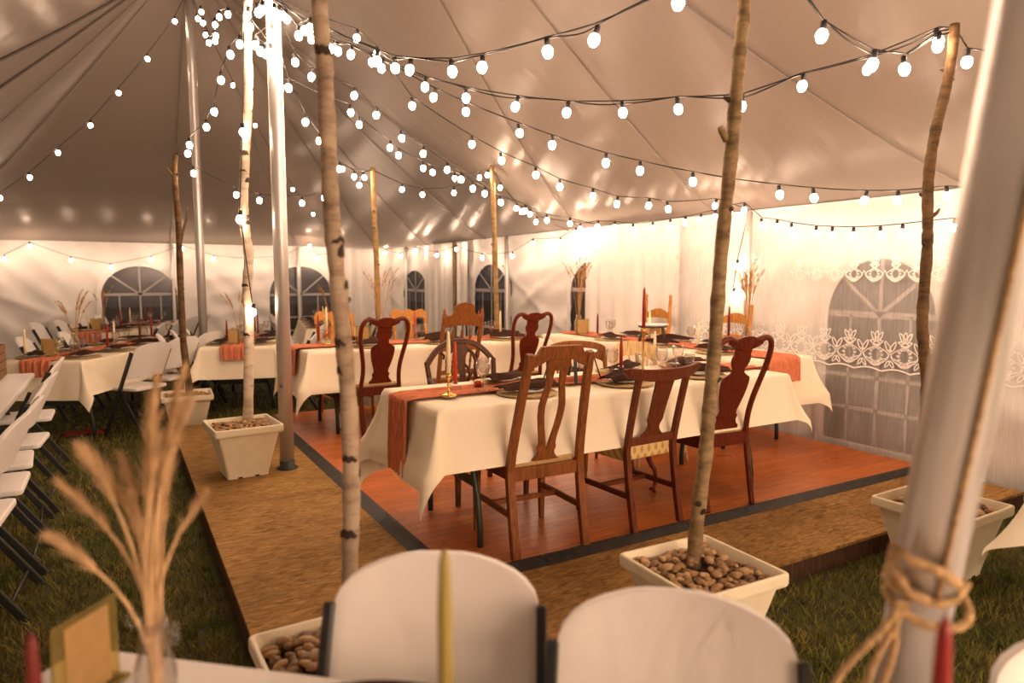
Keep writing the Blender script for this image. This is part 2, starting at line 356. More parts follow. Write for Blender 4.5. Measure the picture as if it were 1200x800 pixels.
def grass(n=150000):
    import numpy as np
    rg = np.random.default_rng(5)
    px = rg.uniform(-80, 1290, n); f = np.exp(rg.uniform(np.log(1.3), np.log(11.5), n)); lat = (px - 600) / 800 * f
    X = lat * cos(radians(30)) + f * .5; Y = -lat * .5 + f * cos(radians(30))
    ok = ~((X > .36) & (X < 1.34) & (Y > 2.1) & (Y < 7.12)) & ~((X > 1.2) & (X < 5.16) & (Y > 2.1) & (Y < 7.12))
    ok &= (X < 5.1) & (X > -3) & (Y < 14.2)
    X, Y, f = X[ok], Y[ok], f[ok]; n = len(X)
    h = rg.uniform(.018, .05, n) * (1 + .15 * rg.standard_normal(n)).clip(.5, 1.6); w = rg.uniform(.0012, .0026, n) * (.7 + f / 5)
    a = rg.uniform(0, 2 * pi, n); b = rg.uniform(0, 2 * pi, n); ln = rg.uniform(.2, 1.1, n) * h
    ca, sa = np.cos(a) * w, np.sin(a) * w; lx, ly = np.cos(b) * ln, np.sin(b) * ln
    z0 = np.full(n, GZ - .012)
    V = np.stack([np.stack([X - ca, Y - sa, z0], 1), np.stack([X + ca, Y + sa, z0], 1),
                  np.stack([X + .45 * lx + ca * .8, Y + .45 * ly + sa * .8, z0 + h * .6], 1),
                  np.stack([X + .45 * lx - ca * .8, Y + .45 * ly - sa * .8, z0 + h * .6], 1),
                  np.stack([X + lx, Y + ly, z0 + h], 1)], 1).reshape(-1, 3)
    base = np.arange(n) * 5
    q = np.stack([base, base + 1, base + 2, base + 3], 1); t = np.stack([base + 3, base + 2, base + 4], 1)
    me = bpy.data.meshes.new('grass'); me.vertices.add(5 * n); me.vertices.foreach_set('co', V.astype(np.float32).ravel())
    loops = np.concatenate([q.ravel(), t.ravel()]); me.loops.add(len(loops)); me.loops.foreach_set('vertex_index', loops.astype(np.int32))
    me.polygons.add(2 * n)
    me.polygons.foreach_set('loop_start', np.concatenate([np.arange(n) * 4, 4 * n + np.arange(n) * 3]).astype(np.int32))
    me.update(calc_edges=True); me.materials.append(M['blade'])
    o = bpy.data.objects.new('grass', me); C.objects.link(o)
    tag(o, 'short trodden green and brown grass under the tent', 'grass', kind='stuff')
grass()

def deck(label, x0, x1, y0, y1):
    t = thing('plywood_platform', label, 'platform', ((x0 + x1) / 2, (y0 + y1) / 2, 0), 0, 'plywood platform sheets around the dance floor')
    w, d = x1 - x0 - .004, y1 - y0 - .004
    MB().box((0, 0, DZ - .009), (w, d, .018)).build('plywood_sheet', M['ply'], t, bevel=.002, seg=1)
    j = MB()
    for s in (-1, 1):
        j.box((s * (w / 2 - .02), 0, (DZ - .018) / 2 - .006), (.038, d - .004, DZ - .018 + .012))
        j.box((0, s * (d / 2 - .02), (DZ - .018) / 2 - .006), (w - .08, .038, DZ - .018 + .012))
    j.build('joist_frame', M['joist'], t)
deck('plywood sheet of the left walkway carrying the tall white birch planter', .39, 1.30, 4.45, 7.08)
deck('worn plywood sheet of the left walkway between the two birches', .39, 1.30, 2.14, 4.45)
deck('plywood sheet along the front edge beside the middle tree planter', 1.30, 2.50, 2.14, 2.76)
deck('plywood sheet along the front edge between middle and right tree planters', 2.50, 3.72, 2.14, 2.76)
deck('plywood sheet along the front edge running past the right planter to the tent wall', 3.72, 5.10, 2.10, 2.76)

fl = MB().box((3.2, 4.93, FZ - .06), (3.80, 4.34, .12)); struct(fl, 'floor', M['parquet'])
tr = MB()
for i in range(9):
    y = 2.70 + .488 * i
    tr.add([(1.235, y, DZ + .002), (1.30, y, FZ + .004), (1.30, y + .484, FZ + .004), (1.235, y + .484, DZ + .002)], [(0, 1, 2, 3)])
    tr.add([(1.235, y, DZ - .002), (1.235, y, DZ + .002), (1.235, y + .484, DZ + .002), (1.235, y + .484, DZ - .002)], [(0, 1, 2, 3)])
    tr.add([(1.30, y, FZ + .004), (1.318, y, FZ + .004), (1.318, y + .484, FZ + .004), (1.30, y + .484, FZ + .004)], [(0, 1, 2, 3)])
struct(tr, 'trim_1', M['trim'])
tr = MB()
for i in range(8):
    x = 1.30 + .476 * i
    tr.add([(x, 2.695, DZ + .002), (x + .472, 2.695, DZ + .002), (x + .472, 2.76, FZ + .004), (x, 2.76, FZ + .004)], [(0, 1, 2, 3)])
    tr.add([(x, 2.76, FZ + .004), (x + .472, 2.76, FZ + .004), (x + .472, 2.778, FZ + .004), (x, 2.778, FZ + .004)], [(0, 1, 2, 3)])
struct(tr, 'trim_2', M['trim'])

# ------------------------------------------------------------------ tent shell
XL, XR, YN, YF, EZ = -3.05, 5.30, -4.6, 14.4, 2.13
PX = .98; PEAKS = [-.6, 5.0, 10.0]; APEX = 5.65
def roofz(x, y):
    s = (x - PX) / ((XR - PX) if x > PX else (PX - XL)); s = min(1, abs(s))
    if y > PEAKS[-1] or y < PEAKS[0]:
        t = (y - PEAKS[-1]) / (YF - PEAKS[-1]) if y > PEAKS[-1] else (PEAKS[0] - y) / (PEAKS[0] - YN)
        r = min(1, (s ** 5 + t ** 5) ** .2); zr = APEX
    else:
        r = s
        for a, b in zip(PEAKS[:-1], PEAKS[1:]):
            if a <= y <= b:
                q = (y - a) / (b - a); zr = APEX - .30 * sin(pi * q) ** .85
    # slight fullness between the straps, tauter near them
    return EZ + (zr - EZ) * (1 - r) ** 1.14
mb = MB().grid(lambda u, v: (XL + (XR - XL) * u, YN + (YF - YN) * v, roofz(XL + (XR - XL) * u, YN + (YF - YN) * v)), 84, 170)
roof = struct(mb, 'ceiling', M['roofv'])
st = MB()
def strap(a, b, r=.012):
    pts = []
    for i in range(25):
        q = i / 24; x, y = a[0] + (b[0] - a[0]) * q, a[1] + (b[1] - a[1]) * q
        pts.append((x, y, roofz(x, y) - .02))
    MB().tube(pts, r, 5).build('roof_strap', M['strap'] if r > .011 else M['roofv'], roof)
for py in PEAKS[1:]:
    for dy in (-2.4, 0, 2.4):
        strap((PX, py), (XL, py + dy), .016 if (py == 10 and dy < 1) else .008)
        strap((PX, py), (XR, py + dy), .008)
for ex in (XL, 0.9, 3.28, XR): strap((PX, 10), (ex, YF), .008)

WIN_R = [(3.25, .50, .12, 1.20, 1.69), (6.86, .72, .12, 1.34, 1.80), (9.79, .62, .12, 1.29, 1.75), (13.05, .68, .12, 1.24, 1.68)]
WIN_F = [(.37, .67, .12, 1.19, 1.75), (3.28, .68, .12, 1.15, 1.77)]
def inside(q, z, w, g=0.):
    c, h, z0, zs, zt = w; d = abs(q - c); h += g
    if d > h or z < z0 - g: return False
    return z <= zs or z <= zs + (zt + g - zs) * sqrt(max(0, 1 - (d / h) ** 2))
def folds(q, z, seed):
    a = .018 * sin(q * 3.1 + seed) + .012 * sin(q * 7.3 + 2 * seed + z * 1.5) + .01 * sin((q + z) * 11 + seed)
    a += .022 * exp(-((((q * .8 + seed) % 2.9) - 1.4 - .8 * (2.1 - z)) / .12) ** 2)
    a += .022 * exp(-((((q * .8 + seed) % 2.9) - 1.4 + .8 * (2.1 - z)) / .10) ** 2)
    a += .020 * exp(-((((q * .55 + seed) % 3.3) - 1.6 - 1.25 * (2.1 - z)) / .07) ** 2) + .018 * exp(-((((q * .55 + 2 * seed) % 3.3) - 1.7 + 1.1 * (2.1 - z)) / .06) ** 2) + .008 * sin(z * 17 + 2 * sin(q * 1.3 + seed)) * (.5 + .5 * sin(q * .9))
    return 1.35 * a * min(1, (EZ - z) * 3 + .15)
def wall(name, fixed, axis, a, b, wins, seed, inward):
    L = b - a; n = int(L / .05)
    def fn(u, v):
        q = a + L * u; z = -.02 + (EZ + .02) * v; d = inward * (lambda e: e if e > 0 else .2 * e)(.02 + folds(q, z, seed)) if z < 9 else 0
        return (fixed + d, q, z) if axis == 'x' else (q, fixed + d, z)
    k = lambda u, v: not any(inside(a + L * u, -.02 + (EZ + .02) * v, w, -.012) for w in wins)
    return struct(MB().grid(fn, n, 44, keep=k), name, M['tent'])
wall('wall_right', XR, 'x', YN, YF, WIN_R, 1.3, -1)
wall('wall_back', YF, 'y', XL, XR, WIN_F, .4, -1)
wall('wall_left', XL, 'x', YN, YF, [], 2.2, 1)
wall('wall_front', YN, 'y', XL, XR, [], 3.1, 1)
val = MB()
for axis, fixed, a, b in (('x', XR - .03, YN, YF), ('y', YF - .03, XL, XR)):
    def fv(u, v, axis=axis, fixed=fixed, a=a, b=b):
        q = a + (b - a) * u; z = EZ + .005 - v * (.075 + .022 * abs(sin(q * 9)))
        return (fixed - .012 * sin(q * 23) * v, q, z) if axis == 'x' else (q, fixed - .012 * sin(q * 23) * v, z)
    val.grid(fv, 500, 3)
struct(val, 'trim_3', M['tent'])

def window(i, axis, fixed, w, inward):
    c, h, z0, zs, zt = w
    def P(q, z, d): return (fixed + inward * d, q, z) if axis == 'x' else (q, fixed + inward * d, z)
    arc = [(c + h * cos(pi * k / 24), zs + (zt - zs) * sin(pi * k / 24)) for k in range(25)]
    out = [(c - h, z0), (c + h, z0)] + arc
    m = MB(); m.add([P(q, z, .012) for q, z in out], [tuple(range(len(out)))])
    o = m.build('window_%d' % i, M['pane']); o['kind'] = 'structure'
    f = MB(); n = len(out)
    inn = [(c + (q - c) * (1 - .055 / h), (z - (z0 + .4)) * .965 + z0 + .4) for q, z in out]
    ou2 = [(c + (q - c) * (1 + .03 / h), (z - (z0 + .4)) * 1.02 + z0 + .4) for q, z in out]
    D = .05
    f.add([P(q, z, D) for q, z in ou2] + [P(q, z, D) for q, z in inn], [(k, (k + 1) % n, n + (k + 1) % n, n + k) for k in range(n)])
    f.build('window_frame', M['tent'], o)
    u = MB()
    def bar(p, q, t=.032):
        dx, dz = q[0] - p[0], q[1] - p[1]; l = hypot(dx, dz); nx, nz = -dz / l * t / 2, dx / l * t / 2
        u.add([P(p[0] + nx, p[1] + nz, .03), P(q[0] + nx, q[1] + nz, .03), P(q[0] - nx, q[1] - nz, .03), P(p[0] - nx, p[1] - nz, .03)], [(0, 1, 2, 3)])
    bar((c, z0), (c, zt)); bar((c - h, zs), (c + h, zs), .05); bar((c - h, z0 + .57), (c + h, z0 + .57)); bar((c - h, z0 + .30), (c + h, z0 + .30))
    for s in (-1, 1):
        bar((c, zs), (c + s * h * .74, zs + (zt - zs) * .68)); bar((c + s * h * .5, z0), (c + s * h * .5, zs), .022)
    u.build('window_muntins', M['wframe'], o)
for i, w in enumerate(WIN_R): window(i + 1, 'x', XR, w, -1)
for i, w in enumerate(WIN_F): window(i + 5, 'y', YF, w, -1)

# poles that hold the tent up
def pole(label, a, b, r, group=None, m='alu', name='tent_pole', foot=True):
    t = thing(name, label, 'tent pole', a, 0, group)
    a_, b_ = Vector((0, 0, 0)), Vector(b) - Vector(a)
    MB().tube([a_, b_ * .35, b_ * .7, b_], r, 20).build('shaft', M[m], t)
    if foot:
        MB().lathe([(0, 0), (r * 1.5, 0), (r * 1.5, .008), (r * 1.08, .02), (r * 1.08, .06), (0, .06)], n=16).build('foot_plate', M['leg_metal'], t)
        d = b_.normalized(); q = d * .62 + Vector((-.35 * r * 2, -.9 * r, 0))
        MB().ball(q, .012).build('pin_hole', M['strap'], t)
    return t
pole('tall silver centre pole standing on the plywood beside the white birch planter', (1.03, 5.1, DZ), (1.03, 5.1, roofz(1.03, 5.1) - .01), .051, 'tall tent centre poles')
pole('tall silver centre pole standing behind the grass-side tables, strap round its middle', (.98, 10.0, 0), (.98, 10.0, roofz(.98, 10.0) - .01), .055, 'tall tent centre poles')
fgp = pole('thick leaning aluminium pole with jute rope knotted round it', (1.27, .79, 0), (.311, -.281, 4.92), .046)
for nm, x, y, m, r in (('slim white side pole in front of the arched window behind the two rear trunks', 5.16, 9.1, 'alu', .032), ('slim white side pole beside the farthest arched window of the right wall', 5.16, 13.3, 'alu', .03),
                       ('dark brown side pole between two white drapes on the right wall', 5.16, 10.97, 'greybark', .028), ('slim white side pole across the back window near the white birch', 3.22, 14.28, 'alu', .035),
                       ('slim white side pole on the right wall behind the wheat vase', 5.17, 4.50, 'alu', .028),
                       ('slim side pole against the back wall right of the wide arched window', .92, 14.28, 'alu', .03)):
    pole(nm, (x, y, 0), (x, y, EZ - .01), r, 'tent side poles', m, 'side_pole', False)

# rope wound round the leaning pole
def along(a, b, z): q = z / (b[2] - a[2]); return Vector((a[0] + (b[0] - a[0]) * q, a[1] + (b[1] - a[1]) * q, z))
PA, PB = (1.27, .79, 0), (.50, -.07, 3.95)
rp = thing('jute_rope', 'jute rope knotted round the thick leaning pole with hanging ends', 'rope', along(PA, PB, 1.01))
base = along(PA, PB, .98)
RT, FW = Vector((.866, -.5, 0)), Vector((.5, .866, 0))
def on(z, ang, r=.055): return along(PA, PB, z) + RT * (r * cos(ang)) - FW * (r * sin(ang)) - base
loop = [on(1.005 - .022 * k / 22 + .006 * sin(k * .9), 2 * pi * k / 14 * 1.0 + 2.6, .053 + .003 * sin(k * 2.3)) for k in range(22)]
MB().tube(loop, [.0065 + .001 * sin(k * 1.7) for k in range(22)], 7).build('wrapped_loop', M['twine'], rp)
loop = [on(.985 - .035 * sin(pi * k / 14), pi * 1.05 - 1.15 * pi * k / 14 , .056 + .012 * sin(pi * k / 14)) for k in range(15)]
MB().tube(loop, .007, 7).build('wrapped_loop', M['twine'], rp)
MB().tube([on(1.02, 1.3, .055), on(1.045, 1.9, .058), on(1.055, 2.5, .064), on(1.07, 2.9, .07), on(1.04, 2.95, .066), on(1.0, 2.5, .062), on(.99, 2.0, .058)], .0085, 7).build('knot', M['twine'], rp)
for k, (dx, dz, w) in enumerate(((-.105, -.215, .012), (-.055, -.26, .008), (-.035, -.25, -.008))):
    p0 = on(.985, 2.5, .068)
    pts = [p0 + RT * (dx * (1 - (1 - q) ** 1.6)) + Vector((0, 0, dz * q ** 1.15)) + RT * (w * sin(q * 7 + k)) for q in [i / 9 for i in range(10)]]
    MB().tube(pts, [.0052] * 9 + [.0075], 6).build('rope_end', M['twine'], rp)
up = [on(z, 1.75 + .1 * sin(z * 3), .051) for z in [.99 + .26 * i for i in range(11)]]
MB().tube(up, .004, 6).build('vertical_rope', M['twine'], rp)

# sheer lace curtain, drapes
def fan(q, c, z): return sin((q - c) / max(.14, (2.25 - z) * .55 + .1) * 6.0)
def curtain_pt(u, v):
    q = 1.95 + 3.5 * u; z = .10 + 2.0 * v
    d = .010 * sin(q * 24 + 2.2 * sin(q * 3)) + .028 * fan(q, 3.45, z) * (1 - .5 * v)
    return (5.19 - .05 * (1 - v) + d, q, z)
cur = thing('lace_curtain', 'sheer white lace curtain hanging over the right arched window', 'curtain', (0, 0, 0))
MB().grid(curtain_pt, 170, 26).build('sheer_fabric', M['sheer'], cur)
lc = MB()
def ribbon(pts, w=.006):
    vs = []; n = len(pts)
    for i, (q, z) in enumerate(pts):
        a, b = pts[max(0, i - 1)], pts[min(n - 1, i + 1)]; dq, dz = b[0] - a[0], b[1] - a[1]; l = hypot(dq, dz) or 1
        nq, nz = -dz / l * w / 2, dq / l * w / 2
        for s in (1, -1): 
            v = (z + s * nz - .10) / 2.0
            vs.append((5.15 - .05 * (1 - v), q + s * nq, z + s * nz))
    lc.add(vs, [(2 * i, 2 * i + 1, 2 * i + 3, 2 * i + 2) for i in range(n - 1)])
def petal(q, z, ang, l, w, t=.0085):
    ps = []
    for k in range(13):
        a = 2 * pi * k / 12; x = l / 2 - l / 2 * cos(a); y = w * sin(a) * (1 - .4 * x / l)
        ps.append((q + x * cos(ang) - y * sin(ang), z + x * sin(ang) + y * cos(ang)))
    ribbon(ps, t)
def motif(q, z, s):
    for sg in (1, -1):
        petal(q, z + .05 * s, pi / 2 + sg * .55, .085 * s, .017 * s); petal(q + sg * .03 * s, z + .03 * s, pi / 2 + sg * 1.25, .085 * s, .016 * s)
        petal(q, z - .12 * s, pi / 2 + sg * 1.05, .10 * s, .015 * s)
        ribbon([(q + sg * .03 * s * k, z - .13 * s + .008 * k * k * s) for k in range(5)], .006)
        ribbon([(q + sg * .10 * s * sin(pi * k / 8), z + .02 * s - .14 * s * k / 8) for k in range(9)], .007)
    petal(q, z + .06 * s, pi / 2, .07 * s, .018 * s)
    for k in range(12):
        a = 2 * pi * k / 12; petal(q + .036 * s * cos(a), z - .045 * s + .045 * s * sin(a), a, .02 * s, .007 * s, .006)
for k in range(14):
    motif(2.05 + .225 * k, .95, 1.05)
    for sg in (-1, 1): petal(2.1625 + .225 * k, .93, pi / 2 + sg * .5, .09, .018); petal(2.1625 + .225 * k, .86, -pi / 2 + sg * .6, .06, .014)
ribbon([(2. + .02 * k, .775 + .022 * abs(sin(k * .02 * pi / .225))) for k in range(165)], .012)
for k in range(9): motif(2.55 + .17 * k, 1.56, .72)
lc.build('lace_band', M['lace'], cur)
def drape(label, fixed, axis, a, b, seed, amp=.03, freq=22, top=EZ - .03, gather=None, m='drape'):
    def fn(u, v):
        q = a + (b - a) * u; z = .05 + (top - .05) * v
        if gather is not None: q = gather + (q - gather) * (1 - .45 * max(0, v - .2) / .8)
        d = amp * (sin(q * freq + seed) + .5 * sin(q * freq * 1.7 + 2 * seed)) * (1.1 - .5 * v)
        return (fixed + d, q, z) if axis == 'x' else (q, fixed + d, z)
    o = MB().grid(fn, 110, 12).build('drape', M[m]); tag(o, label, 'drape', 'white drapes along the tent walls')
drape('white cloth drape covering the right half of the arched window behind the wheat vase', 5.20, 'x', 5.45, 7.12, .5, .016)
drape('white gathered drape right of the dark side pole', 5.18, 'x', 10.45, 10.93, 1.7, .02, 28)
drape('white gathered drape left of the dark side pole, beside the farthest right window', 5.18, 'x', 11.0, 12.35, 2.7, .02, 24)
drape('white gathered drape hanging in the far corner of the tent', 14.30, 'y', 4.25, 5.1, .9, .03, 20)

# ------------------------------------------------------------------ festoon light strings
sock_me = MB().lathe([(0, .024), (.011, .024), (.013, .032), (.013, .058), (.009, .064), (0, .064)], n=8).mesh('socket', M['cord'])
bulb_fill_me = MB().lathe([(0, -.030), (.012, -.027), (.0195, -.018), (.0245, -.004), (.024, .008), (.020, .019), (.012, .026), (0, .027)], n=12, cap=False).mesh('bulb', M['bulb_fill'])  # bulb of the added strings behind the camera
bulb_dim_me = bulb_fill_me.copy(); bulb_dim_me.materials[0] = M['bulb_dim']
bulb_mid_me = bulb_fill_me.copy(); bulb_mid_me.materials[0] = M['bulb_mid']
bulb_me = MB().lathe([(0, -.030), (.012, -.027), (.0195, -.018), (.0245, -.004), (.024, .008), (.020, .019), (.012, .026), (0, .027)], n=12, cap=False).mesh('bulb', M['bulb'])
def light_string(label, a, b, bulbs, double=False, group='strings of round bulbs under the tent roof', bright=0):
    if a and b:
        d = (b[0] - a[0], b[1] - a[1]); bulbs = sorted(bulbs, key=lambda p: (p[0] - a[0]) * d[0] + (p[1] - a[1]) * d[1])
    pts = ([Vector(a)] if a else []) + [Vector((p[0], p[1], p[2] + .068)) for p in bulbs] + ([Vector(b)] if b else [])
    o0 = Vector(bulbs[len(bulbs) // 2])
    t = thing('string_lights', label, 'string lights', o0, 0, group)
    fine = []
    for i in range(len(pts) - 1):
        p, q = pts[i], pts[i + 1]; l = (q - p).length
        for k in range(5):
            s = k / 5; fine.append(p.lerp(q, s) - Vector((0, 0, .045 * l * l * s * (1 - s) * 2)) - o0)
    fine.append(pts[-1] - o0)
    MB().tube(fine, .0042, 5).build('cord', M['cord'], t)
    if double:
        f2 = [p + Vector((.012 * sin(i * .9), .012 * cos(i * .7), .010 * sin(i * .55) - .010)) for i, p in enumerate(fine)]
        MB().tube(f2, .0042, 5).build('cord', M['cord'], t)
    for p in bulbs:
        s = bpy.data.objects.new('socket', sock_me); C.objects.link(s); s.parent = t; s.location = Vector(p) - o0
        c = bpy.data.objects.new('bulb', {-1: bulb_dim_me, 0: bulb_me, 1: bulb_mid_me, 2: bulb_fill_me}[bright]); C.objects.link(c); c.parent = s
        s.rotation_euler = (random.uniform(-.2, .2), random.uniform(-.2, .2), 0)
    return t
